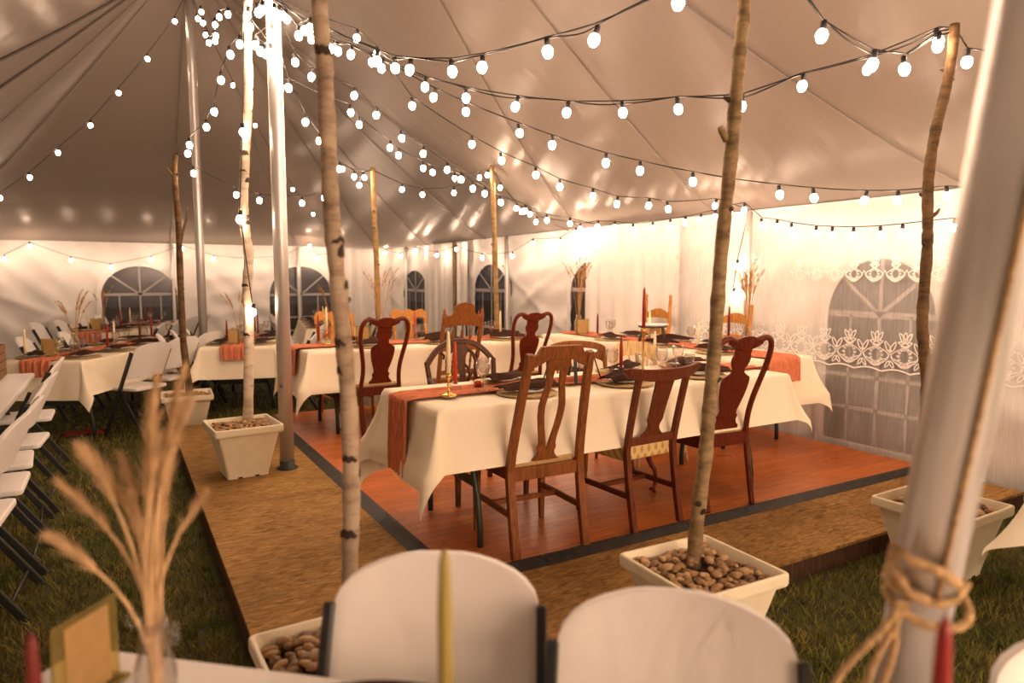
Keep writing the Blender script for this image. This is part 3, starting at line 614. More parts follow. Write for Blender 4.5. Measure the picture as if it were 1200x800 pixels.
STR = {
    'pole_mid': ((1.01, 5.06, 3.42), (2.03, 1.93, 2.98), [(1.115, 4.739, 3.083), (1.159, 4.602, 3.097), (1.373, 3.946, 2.75), (1.424, 3.79, 2.679), (1.463, 3.67, 2.645), (1.57, 3.342, 2.569), (1.637, 3.135, 2.547), (1.768, 2.733, 2.532), (1.848, 2.488, 2.527), (1.973, 2.104, 2.58)]),
    'pole_right': ((1.01, 5.06, 3.42), (3.668, 1.951, 2.733), [(1.183, 4.857, 3.162), (1.217, 4.817, 3.101), (1.317, 4.701, 3.023), (1.351, 4.661, 3.001), (1.415, 4.587, 2.969), (1.564, 4.413, 2.859), (1.767, 4.174, 2.712), (1.952, 3.958, 2.619), (2.165, 3.709, 2.54), (2.376, 3.463, 2.479), (2.595, 3.206, 2.453), (2.8, 2.966, 2.447), (3.02, 2.708, 2.434), (3.218, 2.477, 2.516), (3.421, 2.24, 2.573), (3.624, 2.002, 2.679)]),
    'mid_right': ((2.03, 1.93, 2.98), (3.668, 1.951, 2.733), [(2.631, 1.938, 2.516), (2.996, 1.942, 2.454), (3.252, 1.946, 2.473), (3.524, 1.949, 2.623)]),
    'pole_eaveright': ((1.01, 5.06, 3.42), (5.15, 2.267, 2.072), [(1.588, 4.67, 2.968), (1.939, 4.433, 2.727), (2.124, 4.309, 2.627), (2.429, 4.103, 2.479), (2.613, 3.979, 2.397), (2.915, 3.775, 2.273), (3.106, 3.646, 2.219), (3.4, 3.448, 2.142), (3.877, 3.126, 2.052), (4.063, 3.001, 2.028), (4.333, 2.818, 2.008), (4.51, 2.699, 2.007), (4.77, 2.523, 2.032)]),
    'pole_eavehot': ((1.01, 5.06, 3.42), (5.15, 4.55, 2.156), [(1.585, 4.989, 3.218), (1.724, 4.972, 3.122), (1.986, 4.94, 2.783), (2.457, 4.882, 2.536), (2.706, 4.851, 2.428), (3.005, 4.814, 2.332), (3.222, 4.788, 2.247), (3.536, 4.749, 2.185), (3.77, 4.72, 2.13), (4.091, 4.68, 2.129), (4.298, 4.655, 2.107), (4.813, 4.592, 2.158)]),
    'pole_eavefar': ((1.01, 5.06, 3.42), (5.15, 6.824, 2.158), [(1.178, 5.132, 3.027), (1.303, 5.185, 2.957), (1.667, 5.34, 2.906), (1.873, 5.428, 2.799), (2.131, 5.538, 2.662), (2.363, 5.637, 2.571), (2.645, 5.756, 2.471), (2.816, 5.83, 2.408), (2.974, 5.897, 2.34), (3.139, 5.967, 2.309), (3.375, 6.068, 2.249), (3.751, 6.228, 2.196), (4.134, 6.391, 2.126), (4.572, 6.578, 2.119)]),
    'pole_578': ((1.01, 5.06, 3.42), (4.053, 7.5, 2.842), [(1.06, 5.1, 3.018), (1.131, 5.157, 2.849), (1.728, 5.635, 2.844), (1.821, 5.71, 2.772), (2.198, 6.013, 2.667), (2.313, 6.105, 2.623), (2.681, 6.4, 2.576), (2.835, 6.523, 2.562), (3.234, 6.844, 2.57), (3.369, 6.951, 2.574)]),
    'pole_441': ((1.01, 5.06, 3.42), (2.538, 7.5, 2.695), [(1.014, 5.066, 3.048), (1.353, 5.608, 2.722), (1.531, 5.891, 2.642), (1.663, 6.102, 2.507), (1.828, 6.366, 2.497)]),
    '578_eave': ((4.053, 7.5, 2.842), (5.15, 6.824, 2.158), [(4.133, 7.451, 2.595), (4.302, 7.346, 2.346), (4.356, 7.313, 2.305), (4.445, 7.258, 2.274), (4.508, 7.22, 2.18)]),
    '441_578': ((2.538, 7.5, 2.695), (4.053, 7.5, 2.842), [(2.877, 7.5, 2.501), (3.128, 7.5, 2.458), (3.532, 7.5, 2.502), (3.876, 7.5, 2.706), (3.981, 7.5, 2.744)]),
    'FL_441': ((0.547, 7.257, 2.659), (2.538, 7.5, 2.695), [(0.688, 7.274, 2.49), (1.071, 7.321, 2.317), (1.292, 7.348, 2.274), (1.727, 7.401, 2.276), (1.969, 7.431, 2.346), (2.178, 7.456, 2.67), (2.314, 7.473, 2.6), (2.372, 7.48, 2.513), (2.434, 7.487, 2.602)]),
    'A_FL': ((0.887, 5.249, 3.39), (0.547, 7.257, 2.659), [(0.856, 5.433, 3.183), (0.82, 5.644, 3.163), (0.779, 5.885, 3.029), (0.746, 6.085, 2.826), (0.708, 6.303, 2.742), (0.621, 6.822, 2.673), (0.61, 6.888, 2.608)]),
    'P2_left': ((0.98, 10.0, 5.2), (-3.0, 11.0, 2.2), [(0.806, 10.044, 4.769), (0.478, 10.126, 4.275), (0.136, 10.212, 3.827), (-0.191, 10.294, 3.406), (-0.556, 10.386, 3.051), (-0.87, 10.465, 2.734), (-1.193, 10.546, 2.473)]),
    'P2_far': ((0.98, 10.0, 5.2), (4.101, 14.1, 2.169), [(1.588, 10.799, 4.257), (1.959, 11.286, 3.824), (2.713, 12.276, 3.012), (3.216, 12.937, 2.665)]),
    'P2_P1': ((0.98, 10.0, 5.2), (1.01, 5.06, 3.42), [(0.987, 8.823, 4.525), (0.985, 9.165, 4.557), (0.988, 8.712, 4.369), (0.989, 8.533, 4.186), (0.99, 8.279, 4.031), (0.993, 7.821, 3.918), (0.994, 7.747, 3.946), (0.994, 7.776, 4.064), (0.995, 7.465, 4.041), (0.999, 6.936, 3.897)]),
    'hub': (None, None, [(0.927, 4.949, 3.277), (0.909, 4.972, 3.265), (0.979, 5.035, 3.36), (0.989, 4.845, 3.239), (1.038, 4.925, 3.257), (1.093, 4.976, 3.261), (1.0, 5.005, 3.158), (0.903, 5.07, 3.082), (0.913, 4.978, 3.019), (0.942, 4.959, 3.002), (0.986, 5.038, 3.036), (0.866, 5.057, 3.19), (0.853, 5.063, 3.262)]),
    'eave_right': (None, None, [(4.97, 6.93, 2.095), (4.97, 6.584, 2.104), (4.97, 6.262, 2.074), (4.97, 5.932, 2.025), (4.97, 5.625, 2.025), (4.97, 5.353, 2.034), (4.97, 5.133, 2.046), (4.97, 4.936, 2.057), (4.97, 4.738, 2.075), (4.97, 4.56, 2.101), (4.97, 4.39, 2.11), (4.97, 4.184, 1.958), (4.97, 4.03, 1.934), (4.97, 3.872, 1.895), (4.97, 3.641, 1.854), (4.97, 3.494, 1.839), (4.97, 3.31, 1.823), (4.97, 3.084, 1.818), (4.97, 2.93, 1.822), (4.97, 2.76, 1.83), (4.97, 2.578, 1.837), (4.97, 2.403, 1.854), (4.97, 2.209, 1.857)]),
    'eave_far': (None, None, [(-1.577, 13.95, 1.807), (-1.22, 13.95, 2.024), (-0.657, 13.95, 1.791), (-0.071, 13.95, 1.679), (0.559, 13.95, 1.821), (1.066, 13.95, 2.029), (1.593, 13.95, 1.85), (2.211, 13.95, 1.81), (2.879, 13.95, 1.868), (3.383, 13.95, 2.129), (3.53, 13.95, 1.894), (3.981, 13.95, 1.935)]),
    'eave_right_far': (None, None, [(4.98, 13.987, 2.023), (4.98, 13.085, 1.927), (4.98, 12.311, 2.02), (4.98, 11.308, 1.895), (4.98, 10.491, 1.972), (4.98, 9.561, 1.806), (4.98, 8.626, 1.808), (4.98, 8.04, 1.966), (4.98, 7.372, 1.949), (4.98, 7.033, 2.05)]),
    'mid_near': ((2.03, 1.93, 2.98), (0.5, 1.91, 3.0), [(1.724, 1.926, 2.843), (1.418, 1.922, 2.777), (1.112, 1.918, 2.781), (0.806, 1.914, 2.855)]),
    'right_down': ((3.668, 1.951, 2.733), (4.6, 0.4, 2.2), [(3.725, 1.914, 2.568), (3.944, 1.535, 2.438), (4.162, 1.157, 2.334), (4.381, 0.778, 2.255)]),
    'front_over': ((0.6, -2.0, 2.05), (5.0, -2.0, 2.05), [(1.04, -2.0, 2.014), (1.48, -2.0, 1.986), (1.92, -2.0, 1.966), (2.36, -2.0, 1.954), (2.8, -2.0, 1.95), (3.24, -2.0, 1.954), (3.68, -2.0, 1.966), (4.12, -2.0, 1.986), (4.56, -2.0, 2.014)]),  # unseen string added behind the camera to light the near chairs
    'birch_wrap': ((0.85, 5.2, 3.2), None, [(0.815, 5.165, 2.508), (0.777, 5.196, 1.909), (0.837, 5.177, 1.25)]),
    'front_low': ((0.4, -3.9, 2.0), (5.1, -3.9, 2.0), [(0.736, -3.9, 1.968), (1.071, -3.9, 1.941), (1.407, -3.9, 1.919), (1.743, -3.9, 1.902), (2.079, -3.9, 1.89), (2.414, -3.9, 1.882), (2.75, -3.9, 1.88), (3.086, -3.9, 1.882), (3.421, -3.9, 1.89), (3.757, -3.9, 1.902), (4.093, -3.9, 1.919), (4.429, -3.9, 1.941), (4.764, -3.9, 1.968)]),  # added out of view as frontal fill, farthest back
    'front_mid': ((0.5, -2.8, 2.05), (4.9, -2.8, 2.05), [(0.814, -2.8, 2.01), (1.129, -2.8, 1.977), (1.443, -2.8, 1.949), (1.757, -2.8, 1.928), (2.071, -2.8, 1.912), (2.386, -2.8, 1.903), (2.7, -2.8, 1.9), (3.014, -2.8, 1.903), (3.329, -2.8, 1.912), (3.643, -2.8, 1.928), (3.957, -2.8, 1.949), (4.271, -2.8, 1.977), (4.586, -2.8, 2.01)]),  # added out of view as frontal fill, between the other two
    'wall_drop': ((5.12, 4.498, 2.0), None, [(5.1, 4.566, 1.605), (5.1, 4.607, 1.338)])}
for key, (lab, dbl) in {
    'pole_mid': ('double light string swooping from silver pole up to the middle tree', True),
    'pole_right': ('double light string from silver pole to the top of right tree trunk', True),
    'mid_right': ('double light string dipping between middle tree and right tree tops', True),
    'pole_eaveright': ('light string from silver pole sagging across to the right eave', False),
    'pole_eavehot': ('light string from silver pole to the glowing spot on right wall', False),
    'pole_eavefar': ('light string from silver pole to the eave above the half-hidden window', False),
    'pole_578': ('light string from silver pole to the right one of two rear trunks', False),
    'pole_441': ('light string from silver pole down to the left one of two rear trunks', False),
    '578_eave': ('short light string from right rear trunk toward the right wall eave', False),
    '441_578': ('light string looped between the two rear trunks', False),
    'FL_441': ('light string drooping between the forked brown trunk and left rear trunk', False),
    'A_FL': ('light string from white birch top down to the forked brown trunk', False),
    'P2_left': ('thin light string running from rear silver pole down the left roof', False),
    'P2_far': ('thin light string from rear silver pole to the back wall eave', False),
    'P2_P1': ('dipping cluster of bulbs strung between the two tall silver poles', False),
    'hub': ('bunch of bulbs wound round the top of front silver pole', False),
    'eave_right': ('light string fixed along the eave above the lace curtain', False),
    'eave_far': ('light string draped along the back wall above two arched windows', False),
    'eave_right_far': ('light string along the far part of right wall above the rear windows', False),
    'right_down': ('light string dropping behind the leaning pole from the right tree top', False),
    'front_over': ('unseen light string added behind the camera, nearest of three', False),
    'wall_drop': ('light string hanging down the right wall behind the middle trunk', False),
    'birch_wrap': ('light string winding down the tall white birch trunk', False),
    'front_low': ('unseen light string added behind the camera, farthest of three', False),
    'front_mid': ('unseen light string added behind the camera, middle one of three', False)}.items():
    a, b, bl = STR[key]; light_string(lab, a, b, bl, dbl, bright=2 if key.startswith('front') else 1 if key in ('eave_far', 'eave_right_far') else -1 if key == 'eave_right' else 0)
# ------------------------------------------------------------------ wooden chairs (face +y, origin on the floor under the seat)
def yb(z, lean=.15, y0=-.20):
    if z >= .44: return y0 - lean * ((z - .44) / .6) ** 1.15
    return y0 - .07 * ((.44 - z) / .44) ** 1.3
def zs_(a, b, n): return [a + (b - a) * i / n for i in range(n + 1)]
def post(half, h, w, d, lean=.15, s=1, n=12):
    """half: function z -> half spacing"""
    zz = zs_(0, h, n)
    return MB().sweep([(s * half(z), yb(z, lean), z) for z in zz], [w * (1 - .15 * (z / h)) for z in zz], d)
def seat_prism(wf, wr, d, z0, z1, y0=-.20):
    o = [(-wr, y0), (wr, y0), (wf, y0 + d), (-wf, y0 + d)]
    return MB().prism(o, z0, z1)
def front_leg_square(t, m, x, y, w=.042, h=.43):
    for s in (-1, 1):
        MB().sweep([(s * x, y, 0), (s * x, y, h * .6), (s * x, y, h)], [w * .62, w * .85, w], [w * .62, w * .85, w]).build('leg', m, t, bevel=.003, seg=1)
def front_leg_cabriole(t, m, x, y, h=.42):
    for s in (-1, 1):
        pts, rr = [], []
        for q in zs_(0, 1, 14):
            z = h * (1 - q); k = .032 * sin(pi * min(1, q * 1.55)) * (1 if q < .65 else 0) - .018 * sin(pi * max(0, (q - .55)) / .45)
            pts.append((s * (x + k * .8), y + k * .8, max(.012, z))); rr.append(.031 - .020 * min(1, q * 1.25) + (.016 if q > .93 else 0))
        MB().tube(pts, rr, 9).build('leg', m, t)
def front_leg_turned(t, m, x, y, h=.43, r=.02):
    for s in (-1, 1):
        MB().lathe([(r * .6, 0), (r * .7, .05), (r, .07), (r * .7, .09), (r * .8, .2), (r * 1.1, .27), (r * .6, .29), (r * 1.1, .31), (r * 1.15, h)], (s * x, y, 0), 10).build('leg', m, t)
def stretchers(t, m, x, yf, z=.19, cross=True, round_=False, r=.011):
    for s in (-1, 1):
        a, b = (s * x, yb(z) + .01, z), (s * x, yf, z)
        (MB().tube([a, b], r, 7) if round_ else MB().sweep([a, b], .018, .028)).build('stretcher', m, t)
    if cross: (MB().tube([(-x, (yf - .2) / 2, z), (x, (yf - .2) / 2, z)], r, 7) if round_ else MB().sweep([(-x, .02, z), (x, .02, z)], .018, .026, (0, 1, 0))).build('stretcher', m, t)
def apron(t, m, wf, wr, d, z=.40, h=.06):
    MB().box((0, -.20, z), (wr * 2 - .03, .024, h)).build('apron', m, t, bevel=.002, seg=1)
    MB().box((0, -.20 + d - .02, z), (wf * 2 - .03, .024, h)).build('apron', m, t, bevel=.002, seg=1)
    for s in (-1, 1):
        MB().sweep([(s * (wr - .015), -.20, z), (s * (wf - .015), -.22 + d, z)], .024, h).build('side_rail', m, t, bevel=.002, seg=1)

def chair_split(label, m, loc, rz=0., group='mismatched wooden dining chairs'):
    t = thing('dining_chair', label, 'chair', loc, rz, group)
    half = lambda z: .205 - .002 * z if z < .44 else .204 - .036 * (z - .44) / .6
    for s in (-1, 1):
        b = post(half, 1.02, .044, .034, s=s).build('back_post', m, t, bevel=.003, seg=1); b.name = 'back_post'
    f = lambda x, z: yb(z) - .012
    cols = []
    for x in [-.168, -.15, -.13, -.12, -.11, -.09, -.075, -.04, 0, .04, .075, .09, .11, .12, .13, .15, .168]:
        a = abs(x); top = 1.055 if a <= .11 else (1.055 - .035 * (a - .11) / .02 if a < .13 else 1.02 - .02 * (a - .13) / .04); bot = .985 if a < .075 else .985 - .045 * ((a - .075) / .095) ** .8
        cols.append((x, bot, top))
    MB().hstrip(cols, .028, f).build('crest_rail', m, t, bevel=.003, seg=1)
    MB().strip([(.99, -.066, .066), (.965, -.066, .066), (.945, -.06, .06), (.93, -.055, .055)], .022, lambda x, z: yb(z) - .004).build('splat_head', m, t, bevel=.002, seg=1)
    for s in (-1, 1):
        rows = []
        for z, a, b in [(.955, .012, .062), (.93, .018, .060), (.90, .020, .055), (.86, .022, .052), (.80, .034, .066), (.75, .042, .074), (.70, .040, .072), (.64, .030, .062), (.58, .016, .050), (.55, .010, .047), (.535, .008, .052), (.52, .003, .052), (.505, 0, .046), (.49, 0, .05), (.475, 0, .062), (.46, 0, .075)]:
            rows.append((z, a, b) if s > 0 else (z, -b, -a))
        MB().strip(rows, .016, lambda x, z: yb(z)).build('splat', m, t)
    apron(t, m, .225, .205, .41, .405, .065); seat_prism(.215, .185, .385, .425, .465, -.185).build('seat_cushion', M['tan_fabric'], t, bevel=.016, seg=3)
    front_leg_square(t, m, .205, .185); stretchers(t, m, .20, .185, .20)
    return t
def chair_tablet(label, m, loc, rz=0., seatm='lattice', group='mismatched wooden dining chairs'):
    t = thing('dining_chair', label, 'chair', loc, rz, group)
    half = lambda z: .175 + .012 * max(0, z - .44)
    for s in (-1, 1): post(half, .885, .036, .032, .14, s).build('back_post', m, t, bevel=.003, seg=1)
    cv = lambda x, z: yb(z, .14) - .04 - .05 * (1 - (x / .28) ** 2) + .06
    cols = [(x, .825 + .035 * abs(x / .28) ** 2, .895 + .02 * abs(x / .28) ** 3) for x in [-.285 + .57 * i / 16 for i in range(17)]]
    cols[0] = (cols[0][0], .885, .905); cols[-1] = (cols[-1][0], .885, .905)
    MB().hstrip(cols, .024, lambda x, z: cv(x, z) - .02).build('crest_rail', m, t, bevel=.003, seg=1)
    rows = [(z, -w, w) for z, w in [(.835, .068), (.80, .064), (.74, .060), (.68, .056), (.62, .054), (.60, .055), (.575, .042), (.56, .040), (.545, .044), (.525, .06), (.51, .078), (.495, .078)]]
    MB().strip(rows, .014, lambda x, z: yb(z, .14) - .028 * max(0, (z - .5) / .35)).build('splat', m, t)
    MB().box((0, yb(.485, .14), .485), (.34, .02, .045)).build('lower_rail', m, t, bevel=.003, seg=1)
    seat_prism(.215, .185, .40, .375, .462, -.19).build('seat_cushion', M[seatm], t, bevel=.018, seg=3)
    front_leg_square(t, m, .195, .185); stretchers(t, m, .18, .185, .19)
    return t
def chair_queen(label, m, loc, rz=0., h=1.05, group='mismatched wooden dining chairs'):
    t = thing('dining_chair', label, 'chair', loc, rz, group); k = (h - .44) / .61
    Z = lambda z: .44 + (z - .44) * k
    stile = [(.175, .0), (.178, .2), (.175, .44), (.165, .52), (.162, .58), (.168, .66), (.185, .75), (.203, .84), (.210, .91), (.209, .965), (.199, 1.008), (.176, 1.036), (.146, 1.045), (.115, 1.038), (.085, 1.026)]
    def sm(p, it=2):
        for _ in range(it):
            q = [p[0]]
            for a, b in zip(p[:-1], p[1:]): q += [(a[0] * .75 + b[0] * .25, a[1] * .75 + b[1] * .25), (a[0] * .25 + b[0] * .75, a[1] * .25 + b[1] * .75)]
            p = q + [p[-1]]
        return p
    ln = .17
    for s in (-1, 1):
        pts = [(s * x, yb(Z(z) if z > .44 else z, ln), Z(z) if z > .44 else z) for x, z in sm(stile)]
        n = len(pts); rings = []
        for i, p in enumerate(pts):
            a, b = Vector(pts[max(0, i - 1)]), Vector(pts[min(n - 1, i + 1)]); d = (b - a).normalized(); u = Vector((d.z, 0, -d.x)).normalized(); v = Vector((0, 1, 0)) - d * d.y; v.normalize()
            w = .019; e = .017; p = Vector(p)
            rings.append([p + u * (w * cos(q)) + v * (e * sin(q)) for q in [pi / 8 + pi / 4 * j for j in range(8)]])
        MB().rings(rings).build('back_post', m, t)
    cols = []
    for x in [-.125 + .25 * i / 20 for i in range(21)]:
        a = abs(x) / .125; cols.append((x, Z(.968 + .040 * a ** 2), Z(1.034 + .022 * cos(a * pi / 2) ** 1.1 - .006 * exp(-((a - .6) / .2) ** 2))))
    MB().hstrip(cols, .026, lambda x, z: yb(z, ln) - .013).build('crest_rail', m, t, bevel=.004, seg=2)
    prof = [(.47, .092), (.49, .092), (.505, .075), (.53, .066), (.55, .072), (.558, .074), (.565, .062), (.59, .060), (.63, .072), (.68, .086), (.73, .095), (.775, .098), (.80, .092), (.815, .066), (.83, .046), (.855, .042), (.875, .055), (.90, .064), (.925, .064), (.945, .056), (.975, .058), (.99, .066)]
    MB().strip([(Z(z), -w * 1.1, w * 1.1) for z, w in prof], .013, lambda x, z: yb(z, ln)).build('splat', m, t, bevel=.002, seg=1)
    apron(t, m, .24, .19, .42, .405, .075)
    seat_prism(.225, .172, .39, .43, .462, -.185).build('seat_cushion', M['tan_fabric'], t, bevel=.014, seg=3)
    front_leg_cabriole(t, m, .225, .19)
    return t
def chair_carved(label, m, loc, rz=0., group='mismatched wooden dining chairs'):
    t = thing('dining_chair', label, 'chair', loc, rz, group)
    half = lambda z: .19
    for s in (-1, 1):
        p = post(half, 1.05, .036, .032, .14, s).build('back_post', m, t, bevel=.004, seg=1)
        MB().lathe([(.014, 0), (.017, .012), (.011, .022), (.015, .036), (.003, .062)], (s * .19, yb(1.05, .14), 1.048), 9).build('finial', m, t)
    def top(x):
        a = abs(x)
        if a < .092: return 1.125 + .027 * cos(a / .092 * pi / 2)
        if a < .108: return 1.125 - .06 * (a - .092) / .016
        return 1.065 - .028 * sin(pi * min(1, (a - .108) / .05) / 2) if a < .158 else 1.037 + .02 * (a - .158) / .02
    cols = [(x, .945 + .008 * cos(x / .178 * pi), top(x)) for x in [-.178 + .356 * i / 48 for i in range(49)]]
    MB().hstrip(cols, .024, lambda x, z: yb(z, .14) - .012).build('crest_rail', m, t, bevel=.003, seg=1)
    MB().hstrip([(-.085, 1.125, 1.137), (-.05, 1.14, 1.152), (0, 1.147, 1.16), (.05, 1.14, 1.152), (.085, 1.125, 1.137)], .034, lambda x, z: yb(z, .14) - .017).build('crest_cap', m, t, bevel=.003, seg=1)
    MB().box((0, yb(.745, .14), .745), (.35, .022, .05)).build('mid_rail', m, t, bevel=.003, seg=1)
    MB().box((0, yb(.52, .14), .52), (.35, .022, .04)).build('lower_rail', m, t, bevel=.003, seg=1)
    for x in (-.09, 0, .09):
        y0, y1 = yb(.77, .14), yb(.925, .14)
        MB().tube([(x, y0 + (y1 - y0) * q, .77 + .155 * q) for q in zs_(0, 1, 9)], [.008, .009, .016, .009, .012, .017, .009, .012, .008, .008], 8).build('spindle', m, t)
    for x in (-.12, -.06, 0, .06, .12):
        y0, y1 = yb(.54, .14), yb(.72, .14)
        MB().tube([(x, y0 + (y1 - y0) * q, .54 + .18 * q) for q in zs_(0, 1, 7)], [.008, .012, .009, .014, .009, .012, .009, .008], 8).build('spindle', m, t)
    seat_prism(.22, .195, .41, .43, .458).build('seat', m, t, bevel=.008, seg=2)
    front_leg_turned(t, m, .19, .175); stretchers(t, m, .185, .175, .18, True, True)
    return t
def chair_shield(label, m, loc, rz=0., group='mismatched wooden dining chairs'):
    t = thing('armchair', label, 'armchair', loc, rz, group)
    half = lambda z: .21 + .035 * max(0, (z - .44) / .4)
    for s in (-1, 1): post(half, .83, .032, .030, .13, s).build('back_post', m, t, bevel=.004, seg=1)
    crest = [(.245 * q, .805 + .148 * (1 - abs(q) ** 2.5)) for q in [-1 + i / 14 for i in range(29)]]
    MB().sweep([(x, yb(z, .13), z) for x, z in crest], .03, .036, (0, 1, 0)).build('crest_rail', m, t, bevel=.006, seg=2)
    MB().strip([(.935, -.05, .05), (.90, -.062, .062), (.875, -.05, .05), (.85, -.03, .03), (.80, -.022, .022), (.70, -.020, .020), (.60, -.025, .025), (.53, -.05, .05), (.49, -.055, .055)], .014, lambda x, z: yb(z, .13)).build('splat', m, t)
    for s in (-1, 1):
        for pts in ([(.055, .895), (.09, .87), (.105, .82), (.095, .76), (.06, .73), (.03, .69)], [(.095, .79), (.10, .72), (.085, .64), (.055, .58), (.03, .53)], [(.02, .80), (.05, .77), (.052, .72), (.022, .66)]):
            MB().tube([(s * x, yb(z, .13) + .006, z) for x, z in pts], .011, 7).build('carved_loop', m, t)
        MB().tube([(s * .14, yb(.885, .13), .885), (s * .115, yb(.86, .13), .86), (s * .125, yb(.835, .13) , .84)], .009, 6).build('carved_loop', m, t)
        arm = [(s * .235, yb(.72, .13), .72), (s * .265, -.12, .715), (s * .285, .0, .695), (s * .285, .10, .68), (s * .275, .15, .665)]
        MB().tube(arm, [.015, .016, .018, .021, .020], 8).build('arm', m, t)
        MB().tube([(s * .275, .12, .665), (s * .262, .06, .56), (s * .235, .08, .43)], [.014, .013, .016], 8).build('arm_support', m, t)
    MB().box((0, yb(.475, .13), .475), (.42, .022, .05)).build('lower_rail', m, t, bevel=.003, seg=1)
    apron(t, m, .255, .215, .43, .405, .07); seat_prism(.245, .20, .41, .43, .468, -.19).build('seat_cushion', M['tan_fabric'], t, bevel=.016, seg=3)
    front_leg_square(t, m, .235, .205); stretchers(t, m, .215, .20, .18)
    return t
def chair_bow(label, m, loc, rz=0., w=.265, h=.91, group='mismatched wooden dining chairs'):
    t = thing('dining_chair', label, 'chair', loc, rz, group)
    def cy(x, z): return -.10 - .13 * sqrt(max(0, 1 - (x / (w + .01)) ** 2)) - .10 * (z - .44)
    cols = []
    for i in range(25):
        a = pi * i / 24; x = -w * cos(a); c = sin(a); cols.append((x, h - .13 + .02 * c - .05 * (1 - c), h - .07 + .07 * c ** .6))
    MB().hstrip(cols, .026, lambda x, z: cy(x, h - .1) - .013 - .05 * (z - h + .1)).build('crest_rail', m, t, bevel=.005, seg=2)
    for s in (-1, 1):
        MB().sweep([(s * (w - .01), cy(w - .01, z) + .02 + .25 * max(0, .62 - z), z) for z in zs_(.45, h - .10, 6)], .030, .026).build('back_post', m, t, bevel=.005, seg=1)
    for k in range(5):
        x = -.15 + .075 * k
        MB().tube([(x * .85, -.19, .45), (x, cy(x, h - .1), h - .09)], [.008, .007], 7).build('spindle', m, t)
    o = [(.23 * cos(2 * pi * k / 24) * (1 if True else 1), .01 + .215 * sin(2 * pi * k / 24)) for k in range(24)]
    o = [(max(-.215, min(.215, x * 1.12)), max(-.2, min(.21, y * 1.1))) for x, y in o]
    MB().prism(o, .428, .46).build('seat', m, t, bevel=.008, seg=2)
    for sx in (-1, 1):
        for y0, y1 in ((.14, .19), (-.13, -.21)):
            MB().tube([(sx * .225, y1, 0), (sx * .2, y0 + (y1 - y0) * .5, .2), (sx * .165, y0, .43)], [.012, .02, .015], 8).build('leg', m, t)
    for s in (-1, 1): MB().tube([(s * .2, .165, .17), (s * .2, -.17, .17)], [.009, .009], 7).build('stretcher', m, t)
    MB().tube([(-.2, 0, .17), (.2, 0, .17)], [.009, .009], 7).build('stretcher', m, t)
    return t
def chair_yoke(label, m, loc, rz=0., group='mismatched wooden dining chairs'):
    t = thing('dining_chair', label, 'chair', loc, rz, group)
    half = lambda z: .18 + .015 * max(0, z - .44)
    for s in (-1, 1): post(half, .98, .036, .03, .14, s).build('back_post', m, t, bevel=.004, seg=1)
    cols = []
    for x in [-.215 + .43 * i / 24 for i in range(25)]:
        a = abs(x) / .215; tp = 1.035 - .018 * (1 - a) * exp(-((a - .35) / .18) ** 2) * 2 - .055 * max(0, (a - .7) / .3) ** 2
        cols.append((x, .945 + .012 * cos(a * pi) - .03 * max(0, (a - .75) / .25), tp))
    MB().hstrip(cols, .026, lambda x, z: yb(z, .14) - .013).build('crest_rail', m, t, bevel=.004, seg=2)
    MB().strip([(z, -w, w) for z, w in [(.955, .06), (.90, .045), (.85, .05), (.78, .07), (.70, .06), (.62, .04), (.56, .05), (.50, .07)]], .013, lambda x, z: yb(z, .14)).build('splat', m, t)
    MB().box((0, yb(.49, .14), .49), (.34, .022, .045)).build('lower_rail', m, t, bevel=.003, seg=1)
    seat_prism(.22, .195, .41, .43, .46).build('seat', m, t, bevel=.008, seg=2)
    front_leg_turned(t, m, .19, .175); stretchers(t, m, .185, .175, .18, True, True)
    return t
def chair_ladder(label, m, loc, rz=0., finial=True, group='mismatched wooden dining chairs'):
    t = thing('dining_chair', label, 'chair', loc, rz, group)
    for s in (-1, 1):
        zz = zs_(0, 1.13, 10)
        MB().tube([(s * .185, yb(z, .035), z) for z in zz], .019, 10).build('back_post', m, t)
        if finial: MB().lathe([(.012, 0), (.020, .012), (.012, .024), (.02, .044), (.017, .062), (.004, .075)], (s * .185, yb(1.13, .035), 1.128), 10).build('finial', m, t)
    for z0 in (.58, .76, .94):
        k = .03 if z0 < .9 else .05
        cols = [(x, z0 + .012 * cos(x / .18 * pi / 2), z0 + .06 + k * cos(x / .18 * pi / 2) ** 1.3) for x in [-.172 + .344 * i / 16 for i in range(17)]]
        MB().hstrip(cols, .014, lambda x, z: yb(z, .035) - .007 - .02 * cos(x / .18 * pi / 2)).build('ladder_slat', m, t, bevel=.003, seg=1)
    seat_prism(.225, .185, .40, .43, .458).build('seat', M['tan_fabric'], t, bevel=.012, seg=2)
    front_leg_turned(t, m, .205, .18, .45); stretchers(t, m, .19, .18, .16, True, True)
    return t

